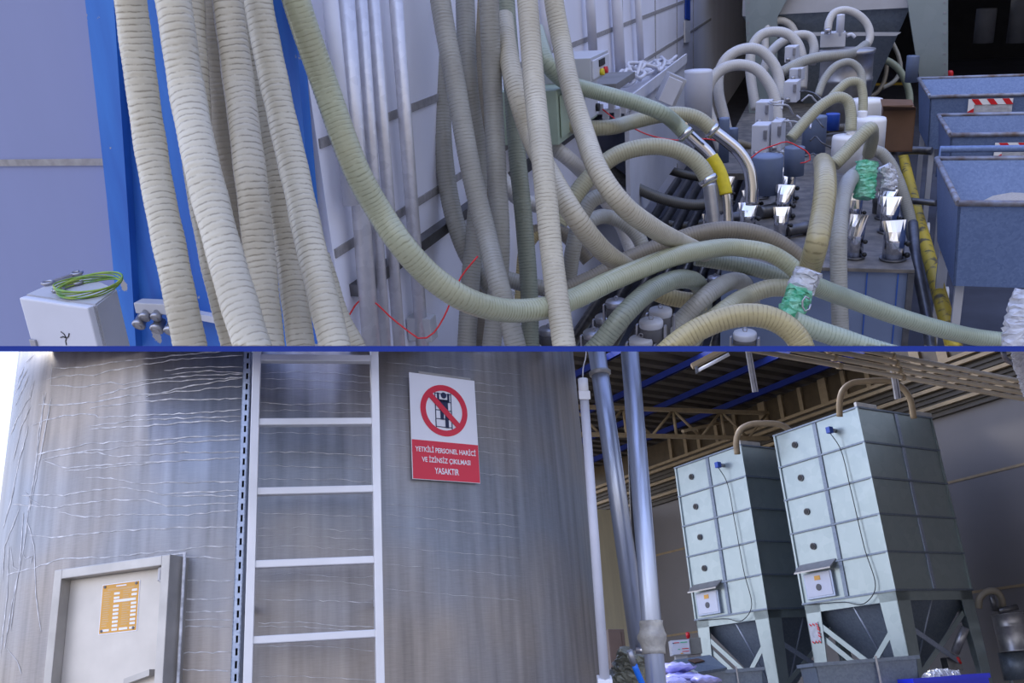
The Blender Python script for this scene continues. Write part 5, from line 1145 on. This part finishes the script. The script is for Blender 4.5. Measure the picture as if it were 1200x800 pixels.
# ---- conveying pipes overhead
PD = 9.5
for i, (y0, y1, lb) in enumerate(((411.5, 443, 'uppermost of the four'), (419, 450.5, 'second from the top of the four'), (426, 458, 'third from the top of the four'), (434, 465, 'lowest of the four'))):
    A = P(1000, y0 + 2.5 if i else 414.5, PD); B = A; d = DR
    # keep exactly parallel to DR, fitted at x=1100
    A = P(1100, (y0 + y1) / 2, PD); bm = MB(); cyl(bm, A - DR * 5.2, A + DR * 3, .025, seg=14)
    t = Thing('conveying_pipe', 'beige overhead conveying pipe, ' + lb, 'pipe', 'four beige overhead pipes', HALL); t.part('pipe', bm, mat('beige_pipe_%d' % i, (.66, .54, .38), .45, noise=.05))
    for px in (972 + i * 4, 1049 + i * 2):
        c = A + DR * ((HL(hit(px, 430, A, DL))[0] - HL(A)[0])); bm = MB(); cyl(bm, c - DR * .02, c + DR * .02, .034, seg=14); t.part('pipe_clamp', bm, BEIGE)
    t.done()
for (x0, y0), (x1, y1), w_, lb in (((876, 416), (885, 459), .05, 'pale steel strut hanging left of the towers'), ((1046, 440), (1052, 467), .05, 'pale steel strut hanging between the arched pipe and the overhead pipes')):
    d_ = 9.35; A, B = P(x0, y0 - 10, d_), P(x1, y1, d_); v = nrm(B - A); s = nrm(np.cross(v, CF)); bm = MB(); box(bm, Fr(A, s, np.cross(v, s), v), (-w_ / 2, -.02, 0), (w_ / 2 - .02, .02, np.linalg.norm(B - A))); box(bm, Fr(A, s, np.cross(v, s), v), (w_ / 2 - .012, -.03, 0), (w_ / 2, .03, np.linalg.norm(B - A)))
    one('strut', lb, 'strut', bm, STEEL, 'pale struts hanging from the overhead pipes', HALL)
# fluorescent lamp
t = Thing('batten_lamp', 'unlit batten lamp hanging under the roof left of the struts', 'lamp', None, HALL)
A, B = P(812, 432, 10), P(852, 411, 10); v = nrm(B - A); s = nrm(np.cross(v, UPW)); Lb = np.linalg.norm(B - A)
bm = MB(); box(bm, Fr(A, v, s, np.cross(s, v) * (1 if np.cross(s, v)[2] > 0 else -1)), (0, -.03, .0), (Lb, .05, .05), .004); t.part('housing', bm, BEIGE)
bm = MB(); A2 = P(818, 434, 9.9); cyl(bm, A2, A2 + v * Lb * .9, .018, seg=10); t.part('tube', bm, SIGNW)
bm = MB(); box(bm, Fr(A2, v, s, UPW), (-.03, -.02, -.02), (0.0, .02, .05)); t.part('holder', bm, STEEL)
t.done()

# ---- storage towers
def tower(corner_px, dist_, label, front=True):
    C0 = P(*corner_px, dist_); r0, l0, z0 = HL(C0)
    t = Thing('storage_tower', label, 'silo tower', 'galvanised storage towers in the hall', HALL)
    r1, l1 = r0 + TWd, l0 + TDp; H = ztop - cZ; rows = 5; hr = H / rows
    bm = MB(); box(bm, HALL, (r0, l0, z0), (r1, l1, z0 + H)); body = t.part('body', bm, GALVT)
    # row flanges
    for i in range(rows + 1):
        z = z0 + hr * i; bm = MB(); box(bm, HALL, (r0 - .022, l0 - .022, z - .012), (r1 + .022, l1 + .022, z + .012)); t.part('seam_flange', bm, GALVD, parent=body)
    for i in range(rows):
        z = z0 + hr * i + .014; za = z + hr - .028
        bm = MB(); m_ = (l0 + l1) / 2; box(bm, HALL, (r0 - .016, m_ - .032, z), (r0, m_ + .032, za), .004); t.part('stiffener', bm, GALVD, parent=body)
        bm = MB(); m_ = (r0 + r1) / 2; box(bm, HALL, (m_ - .032, l0 - .016, z), (m_ + .032, l0, za), .004); t.part('stiffener', bm, GALVB, parent=body)
        if i > 0:
            bm = MB(); c = HALL.p(r0, l0 + TDp * .77, z + hr * .5); cyl(bm, c, c - DR * .02, .048, seg=18); k = t.part('sight_port', bm, STEELD)
            bm = MB(); cyl(bm, c - DR * .02, c - DR * .026, .036, seg=16); t.part('glass', bm, BLACK, parent=k)
    for (a, b) in ((r0, l0), (r1, l0), (r0, l1)):
        bm = MB(); box(bm, HALL, (a - .02, b - .02, z0), (a + .012, b + .012, z0 + H)); t.part('corner_edge', bm, GALVT)
    # switch box with rain hood
    c0, c1 = l0 + TDp * .60, l0 + TDp * .93
    bm = MB(); box(bm, HALL, (r0 - .045, c0, z0 + .04), (r0, c1, z0 + hr * .80), .006); k = t.part('inspection_box', bm, GALVB)
    bm = MB(); box(bm, HALL, (r0 - .052, c0 + .03, z0 + .07), (r0 - .045, c1 - .03, z0 + hr * .77), .003); t.part('cover', bm, LGREY, parent=k)
    bm = MB(); box(bm, HALL, (r0 - .057, (c0 + c1) / 2 - .05, z0 + hr * .58), (r0 - .051, (c0 + c1) / 2 + .05, z0 + hr * .70)); t.part('sticker', bm, ORANGE, parent=k)
    bm = MB(); c = HALL.p(r0 - .045, (c0 + c1) / 2, z0 + hr * .38); cyl(bm, c, c - DR * .016, .045, seg=18); t.part('window', bm, DGREY, parent=k)
    bm = MB(); za = z0 + hr * .82; poly(bm, [HALL.p(r0, c0 - .08, za + .13), HALL.p(r0 - .15, c0 - .08, za + .02), HALL.p(r0 - .15, c0 - .08, za), HALL.p(r0, c0 - .08, za + .11)], DL * (c1 - c0 + .14)); t.part('rain_hood', bm, STAIN)
    # level sensor and cable
    sl = l0 + TDp * .28; c = HALL.p(r0, sl, z0 + H - hr * .45)
    bm = MB(); cyl(bm, c, c - DR * .08, .03, seg=12); k = t.part('level_sensor', bm, STEEL)
    bm = MB(); box(bm, HALL.at(c - DR * .12), (-.04, -.035, -.045), (.04, .035, .045), .008); t.part('sensor_head', bm, SACKBLUE, parent=k, label='blue sensor head')
    bm = MB(); tube(bm, [c - DR * .12 - UPW * .04, HALL.p(r0 - .05, sl - .06, z0 + H - hr * 1.0), HALL.p(r0 - .04, sl - .09, z0 + H - hr * 2.2), HALL.p(r0 - .04, sl - .12, z0 + hr * 1.2), HALL.p(r0 - .04, sl - .16, z0 + hr * .1), HALL.p(r0 - .07, sl + .05, z0 - .12), HALL.p(r0 - .06, sl + .35, z0 - .06), HALL.p(r0 - .05, l1 - .1, z0 - .02)], .006, seg=6, step=.05); t.part('cable', bm, BLACK)
    # frame below: legs, beams, hopper cone, braces
    lw_ = .22; zf = .04
    for a, sa in ((r0, 1), (r1, -1)):
        for b, sb in ((l0, 1), (l1, -1)):
            bm = MB(); poly(bm, [HALL.p(a, b, z0), HALL.p(a + sa * lw_ * 1.25, b, z0), HALL.p(a + sa * lw_ * .62, b, zf), HALL.p(a, b, zf)], DL * sb * .012); poly(bm, [HALL.p(a, b, z0), HALL.p(a, b + sb * lw_ * 1.25, z0), HALL.p(a, b + sb * lw_ * .62, zf), HALL.p(a, b, zf)], DR * sa * .012)
            k = t.part('leg', bm, GALVT)
            bm = MB(); box(bm, HALL, (a + sa * .02 - .04, b + sb * .02 - .04, 0), (a + sa * .10 + .04, b + sb * .10 + .04, .03)); t.part('foot_plate', bm, GALVD, parent=k)
    for lo, hi in (((r0, l0, z0 - .13), (r1, l0 + .014, z0)), ((r0, l0, z0 - .13), (r0 + .014, l1, z0)), ((r0, l1 - .014, z0 - .13), (r1, l1, z0)), ((r1 - .014, l0, z0 - .13), (r1, l1, z0))):
        bm = MB(); box(bm, HALL, lo, hi); t.part('top_beam', bm, GALVT)
    bm = MB(); m1_, m2_ = (r0 + r1) / 2, (l0 + l1) / 2; tp = [HALL.p(r0 + .02, l0 + .02, z0 - .01), HALL.p(r1 - .02, l0 + .02, z0 - .01), HALL.p(r1 - .02, l1 - .02, z0 - .01), HALL.p(r0 + .02, l1 - .02, z0 - .01)]
    bt = [HALL.p(m1_ + a, m2_ + b, z0 - 1.15) for a, b in ((-.12, -.12), (.12, -.12), (.12, .12), (-.12, .12))]; V = [bm.verts.new(p) for p in tp + bt]
    for i in range(4): bm.faces.new((V[i], V[(i + 1) % 4], V[4 + (i + 1) % 4], V[4 + i]))
    bm.faces.new(V[:4]); bm.faces.new(V[4:]); k = t.part('hopper_cone', bm, GALVD)
    for f_ in (.5,):
        a_ = (np.array(tp[0]) + tp[3]) / 2; b_ = (np.array(bt[0]) + bt[3]) / 2; bm = MB(); cyl(bm, a_, b_, .015, seg=8); t.part('cone_rib', bm, GALVB, parent=k)
        a_ = (np.array(tp[0]) + tp[1]) / 2; b_ = (np.array(bt[0]) + bt[1]) / 2; bm = MB(); cyl(bm, a_, b_, .015, seg=8); t.part('cone_rib', bm, GALVB, parent=k)
    def bar(p, q, nn, mm=GALVT):
        p, q = np.asarray(p), np.asarray(q); v = nrm(q - p); s_ = nrm(np.cross(v, nn)); bm = MB(); box(bm, Fr(p, v, s_, nn), (0, -.035, -.006), (np.linalg.norm(q - p), .035, .006)); t.part('brace', bm, mm)
    bar(HALL.p(r0 + .012, l1 - .2, z0 - .30), HALL.p(r0 + .012, l0 + TDp * .40, z0 - .86), DR); bar(HALL.p(r0 + .03, l1 - .2, z0 - .47), HALL.p(r0 + .03, l0 + TDp * .52, z0 - .90), DR); bar(HALL.p(r0 + .02, l0 + .18, z0 - .48), HALL.p(r0 + .02, l0 + TDp * .42, z0 - .92), DR)
    bar(HALL.p(r0 + .2, l0 + .015, z0 - .48), HALL.p(r0 + TWd * .62, l0 + .015, z0 - .90), DL, GALVB); bar(HALL.p(r1 - .26, l0 + .03, z0 - .30), HALL.p(r0 + .16, l0 + .03, z0 - 1.05), DL)
    # lid brackets
    bm = MB(); box(bm, HALL, (r0 - .02, l0 - .02, z0 + H), (r0 + TWd * .25, l0 + .02, z0 + H + .07)); t.part('top_bracket', bm, STAIN)
    bm = MB(); box(bm, HALL, (r1 - TWd * .25, l0 - .02, z0 + H), (r1 + .02, l0 + .02, z0 + H + .07)); t.part('top_bracket', bm, STAIN)
    if front:
        bm = MB(); box(bm, HALL, (r0 - .01, l1 - .19, z0 - .52), (r0 - .004, l1 - .02, z0 - .26)); k = t.part('striped_pouch', bm, PLAST, label='small red and white bordered pouch')
        bm = MB()
        for q in range(3):
            for zz in (-.29, -.52): box(bm, Fr(HALL.p(r0 - .012, l1 - .17 + q * .055, z0 + zz), nrm(DL + UPW * .8), DR, np.cross(nrm(DL + UPW * .8), DR)), (-.02, -.003, -.009), (.025, .003, .009))
        for zz in (-.33, -.36, -.41, -.45): box(bm, Fr(HALL.p(r0 - .012, l1 - .185, z0 + zz), nrm(DL + UPW * .8), DR, np.cross(nrm(DL + UPW * .8), DR)), (-.02, -.003, -.009), (.025, .003, .009))
        t.part('red_stripes', bm, RED, parent=k)
    t.done(); return r0, l0, z0, r1, l1, z0 + H
T1 = tower((1049, 691), 12.0, 'nearer tall galvanised storage tower with inspection box and braced legs')
T2 = tower((899, 713), 13.6, 'farther galvanised storage tower left of the nearer one', False)
def arch(px, d_, r_, label):
    bm = MB(); tube(bm, [P(x, y, d_) for x, y in px], r_, seg=14, step=.04); one('arched_pipe', label, 'pipe', bm, mat('arch_brown_%d' % int(px[0][0]), (.36, .27, .16), .45, noise=.12), 'arched filling pipes on the tower tops', HALL)
arch([(984, 488), (984, 470), (988, 457), (998, 449), (1012, 447), (1028, 446), (1044, 447), (1056, 453), (1066, 466), (1071, 490)], 12.2, .04, 'arched pipe on top of the nearer tower')
arch([(864, 532), (863, 515), (868, 503), (880, 497), (896, 496), (912, 497), (924, 503), (932, 515)], 14, .045, 'arched pipe on top of the farther tower')
# receiver at the right
def vcyl(px, yt, yb, w, d, prof=None, seg=28):
    b = P(px, yb, d); n = nrm(CF * np.array([1, 1, 0])); h = hit(px, yt, b, n)[2] - b[2]; r = w * d / FPX / 2; bm = MB(); lathe(bm, b, UPW, prof(r, h) if prof else [(r, 0), (r, h)], seg); return bm
t = Thing('suction_receiver', 'steel suction receiver with an arched hose at the right edge', 'receiver', None, HALL)
bm = vcyl(1191, 718, 763, 35, 12.6, lambda r, h: [(r, 0), (r * 1.03, .01), (r, .02), (r, h * .65), (r * 1.02, h * .66), (r, h * .68), (r, h * .97), (r * 1.04, h * .98), (r * 1.04, h), (.02, h + .01)]); t.part('body', bm, STEEL)
bm = vcyl(1193, 763, 796, 30, 12.6); t.part('lower_drum', bm, GALVD)
bm = MB(); tube(bm, [P(x, y, 12.5) for x, y in ((1147, 712), (1148, 701), (1155, 694), (1163, 692), (1170, 695), (1174, 703), (1175, 712))], .045, seg=12); t.part('arched_hose', bm, H_BROWN)
bm = MB(); cyl(bm, P(1166, 715, 12.4), P(1162, 698, 12.4), .035, seg=12); cyl(bm, P(1170, 716, 12.4), P(1192, 711, 12.4), .04, seg=12); t.part('inlet', bm, STEELD)
for s_ in (-.1, .12):
    bm = MB(); b = P(1193, 796, 12.6) + CR * s_; box(bm, Fr((b[0], b[1], 0), CR, np.cross(UPW, CR), UPW), (-.02, -.02, 0), (.02, .02, b[2] + .02)); t.part('leg', bm, GALVD)
t.done()
# tubs under the towers
def tub(x0, x1, yt, d, h, label, lid=False):
    A, B = P(x0, yt[0], d), P(x1, yt[1], d); z = (A[2] + B[2]) / 2; x = nrm((B - A) * np.array([1, 1, 0])); y = np.cross(UPW, x); W_ = np.linalg.norm((B - A)[:2]); t = Thing('granule_tub', label, 'tub', 'galvanised tubs below the towers', HALL)
    f = Fr((A[0], A[1], 0), x, y, UPW); bm = MB(); D_ = .7
    top = [(0, 0), (W_, 0), (W_, D_), (0, D_)]; bot = [(.06, .06), (W_ - .06, .06), (W_ - .06, D_ - .06), (.06, D_ - .06)]
    for i in range(4):
        j = (i + 1) % 4; nv = [(0, 1), (-1, 0), (0, -1), (1, 0)][i]; poly(bm, [f.p(*top[i], z), f.p(*top[j], z), f.p(*bot[j], z - h), f.p(*bot[i], z - h)], f.x * nv[0] * .01 + f.y * nv[1] * .01)
    poly(bm, [f.p(*b, z - h) for b in bot], UPW * .01); t.part('body', bm, GALVD)
    bm = MB(); 
    for i in range(4):
        a, b = f.p(*top[i], z), f.p(*top[(i + 1) % 4], z); v = nrm(b - a); box(bm, Fr(a, v, np.cross(UPW, v), UPW), (-.02, -.03, -.03), (np.linalg.norm(b - a) + .02, .01, .01))
    t.part('rim', bm, GALVD)
    bm = MB(); box(bm, f, (W_ * .58, -.045, z - h * .6), (W_ * .6, -.03, z + .04)); t.part('hook', bm, STEEL)
    if lid: pass
    else:
        bm = MB(); box(bm, f, (W_ * .26, .03, z - .26), (W_ * .36, .045, z - .17)); t.part('paper_label', bm, SIGNW)
    for a in (.1, W_ - .1):
        for b in (.1, D_ - .1): bm = MB(); box(bm, f, (a - .02, b - .02, 0), (a + .02, b + .02, z - h)); t.part('leg', bm, GALVD)
    t.done(); return f, z, W_
tub(955, 1074, (778, 768), 10.9, .8, 'galvanised tub with a small white paper label under the nearer tower')
f, z, W_ = tub(818, 893, (788, 782), 11.6, .8, 'galvanised tub under the farther tower with a tilted lid', True)
t = Thing('tub_lid', 'grey hopper lid lying tilted on the left tub', 'lid', None, HALL)
bm = MB(); q = [P(789, 773, 11.5), P(818, 787, 11.3), P(852, 782, 11.6), P(832, 767, 12.2)]; poly(bm, q, -UPW * .03); t.part('plate', bm, GALVD)
bm = MB(); q = [P(806, 774, 11.55), P(815, 777, 11.5), P(826, 775, 11.7), P(819, 772, 11.9)]; poly(bm, [p + UPW * .012 for p in q], -UPW * .008); t.part('opening', bm, CARD); t.done()
# control cabinet on the far wall
t = Thing('control_cabinet', 'grey control cabinet with red lamp and green labels beyond the tub', 'control cabinet', None, HALL)
A, B = P(788, 768, 13.2), P(810, 765, 13.2); x = nrm((B - A) * np.array([1, 1, 0])); y = np.cross(UPW, x); f = Fr(A, x, y, UPW); W_ = np.linalg.norm((B - A)[:2]) ; k_ = 13.2 / FPX
bm = MB(); box(bm, f, (0, 0, -.0), (W_ , .3, 17 * k_), .005); box(bm, f, (0.05, .05, -A[2]), (W_ - .05, .25, 0)); t.part('housing', bm, GREYBOX)
bm = MB(); box(bm, f, (W_, .02, -.0), (W_ + .16, .35, 18 * k_), .005); t.part('side_box', bm, mat('olive_grey', (.22, .22, .20), .5))
bm = MB(); box(bm, f, (.01, -.012, .01), (W_ - .01, 0, 16.5 * k_), .003); k = t.part('door', bm, LGREY)
for cx_, cz_, w_, h_, mm, nm in ((.30, .82, .28, .05, RED, 'red_label'), (.68, .82, .36, .06, GREENL, 'green_label'), (.72, .40, .36, .05, RED, 'red_switch'), (.72, .22, .36, .05, RED, 'red_switch'), (.50, .10, .14, .06, ORANGE, 'orange_label'), (.12, .80, .08, .05, NAVY, 'dark_mark'), (.38, .38, .12, .05, GREENL, 'green_switch')):
    bm = MB(); box(bm, f, (W_ * (cx_ - w_ / 2), -.018, 17 * k_ * (cz_ - h_ / 2)), (W_ * (cx_ + w_ / 2), -.01, 17 * k_ * (cz_ + h_ / 2))); t.part(nm, bm, mm, parent=k)
c = f.p(W_, .1, 18 * k_); bm = MB(); lathe(bm, c, UPW, [(.025, 0), (.025, .02), (.03, .022), (.03, .08), (.01, .09)], 12); t.part('red_lamp', bm, RED); t.done()
t = Thing('brown_cabinet', 'dark brown cabinet between the conduit and the leaning pipe', 'cabinet', None, WORLD)
A = P(712, 737, 12); bm = MB(); k_ = 12 / FPX; f = Fr((A[0], A[1], 0), CR, np.cross(UPW, CR), UPW); box(bm, f, (0, 0, 0), (19 * k_, .4, A[2]), .006); t.part('housing', bm, BROWNC)
bm = MB(); box(bm, f, (.012, -.012, .05), (15 * k_, 0, A[2] - .03), .003); k = t.part('door', bm, BROWNC); bm = MB(); box(bm, f, (13 * k_, -.03, A[2] * .7), (14 * k_, -.012, A[2] * .76)); t.part('handle', bm, STEELD, parent=k); t.done()
# lilac sacks
for i, (x, y, w_, h_, rr, lb) in enumerate(((791, 782, 34, 11, .2, 'upper lilac plastic sack beside the film wrapped pipe'), (802, 794, 46, 11, -.1, 'long lilac plastic sack lying under the upper one'), (820, 797, 30, 11, .25, 'right lilac plastic sack in front of the tub'), (790, 800, 30, 12, 0, 'lowest lilac plastic sack at the image bottom'))):
    c = P(x, y, 9.6 - .15 * i); k_ = 9.5 / FPX; bm = MB(); bmesh.ops.create_cube(bm, size=1); bmesh.ops.subdivide_edges(bm, edges=bm.edges[:], cuts=5, use_grid_fill=True)
    fx = nrm(CR * math.cos(rr) + np.cross(UPW, CR) * math.sin(rr)); f = Fr(c, fx, np.cross(UPW, fx), UPW)
    for v in bm.verts:
        a, b, g = [2 * q for q in v.co]; th = (1 - abs(a) ** 4 * .8) * (1 - abs(b) ** 3 * .8); v.co = Vector(f.p(a * w_ * k_ / 2, b * .25 * (1 - .1 * abs(a) ** 3), g * h_ * k_ / 2 * max(th, .15) + .012 * math.sin(a * 9 + b * 7 + i)))
    for ff in bm.faces: ff.smooth = True
    one('sack', lb, 'sack', bm, SACK, 'lilac plastic sacks beside the pipes', WORLD)
bm = MB(); box(bm, Fr(P(805, 812, 9.4) * np.array([1, 1, 0]), CR, np.cross(UPW, CR), UPW), (-.35, -.3, 0), (.45, .35, P(805, 803, 9.4)[2]), .01); one('pallet_box', 'plain box under the lilac sacks at the bottom edge', 'box', bm, CARD, None, WORLD)
# blue crate
t = Thing('blue_crate', 'deep blue plastic crate under the right legs of the nearer tower', 'crate', None, HALL)
A, B = P(1071, 794, 10.4), P(1157, 789, 10.4); z = (A[2] + B[2]) / 2; x = nrm((B - A) * np.array([1, 1, 0])); f = Fr((A[0], A[1], 0), x, np.cross(UPW, x), UPW); W_ = np.linalg.norm((B - A)[:2])
bm = MB(); box(bm, f, (0, 0, 0), (W_, .02, z - .03)); box(bm, f, (0, .58, 0), (W_, .6, z - .03)); box(bm, f, (0, .02, 0), (.02, .58, z - .03)); box(bm, f, (W_ - .02, .02, 0), (W_, .58, z - .03)); box(bm, f, (.02, .02, 0), (W_ - .02, .58, .02)); t.part('walls', bm, CRATE)
bm = MB(); box(bm, f, (-.02, -.02, z - .05), (W_ + .02, .0, z)); box(bm, f, (-.02, .6, z - .05), (W_ + .02, .62, z)); box(bm, f, (-.02, 0, z - .05), (0, .6, z)); box(bm, f, (W_, 0, z - .05), (W_ + .02, .6, z)); t.part('rim', bm, CRATE); t.done()
bm = crumple([f.p(W_ * .3, .3, z - .06), f.p(W_ * .5, .3, z - .02), f.p(W_ * .75, .3, z - .05)], .1, .012); one('film_heap', 'crumpled clear film heaped in the blue crate', 'plastic film', bm, PLAST, None, HALL)
# dosing outlet beneath the nearer tower
t = Thing('dosing_outlet', 'small steel dosing outlet with a red handle under the nearer tower', 'outlet', None, HALL)
bm = MB(); c = P(1115, 778, 12.3); box(bm, Fr(c, CR, np.cross(UPW, CR), UPW), (-.09, -.1, -.08), (.09, .1, .08), .006); t.part('body', bm, STEELD)
bm = MB(); cyl(bm, P(1119, 765, 12.2), P(1131, 735, 12.2), .055, seg=16); t.part('chute', bm, STEEL)
bm = MB(); cyl(bm, P(1122, 770, 12.1), P(1126, 777, 12.1), .016, seg=10); t.part('handle', bm, RED, label='red handle'); t.done()
# white wrapped bundle hanging at the right edge
bm = crumple([P(1194, 400, 5.5), P(1197, 425, 5.5), P(1204, 445, 5.5), P(1210, 465, 5.5)], .045, .006); one('film_bundle', 'pale film bundle hanging in from the right edge over the overhead pipes', 'bundle', bm, mat('pale_film', (.55, .53, .56), .4, bump=.6), None, WORLD)
bm = MB(); tube(bm, [P(1175, 405, 7), P(1178, 420, 7), P(1184, 424, 7), P(1196, 427, 7)], .02, seg=8); one('bracket', 'small rusty bracket beside the hanging film bundle', 'bracket', bm, CARTR, None, HALL)
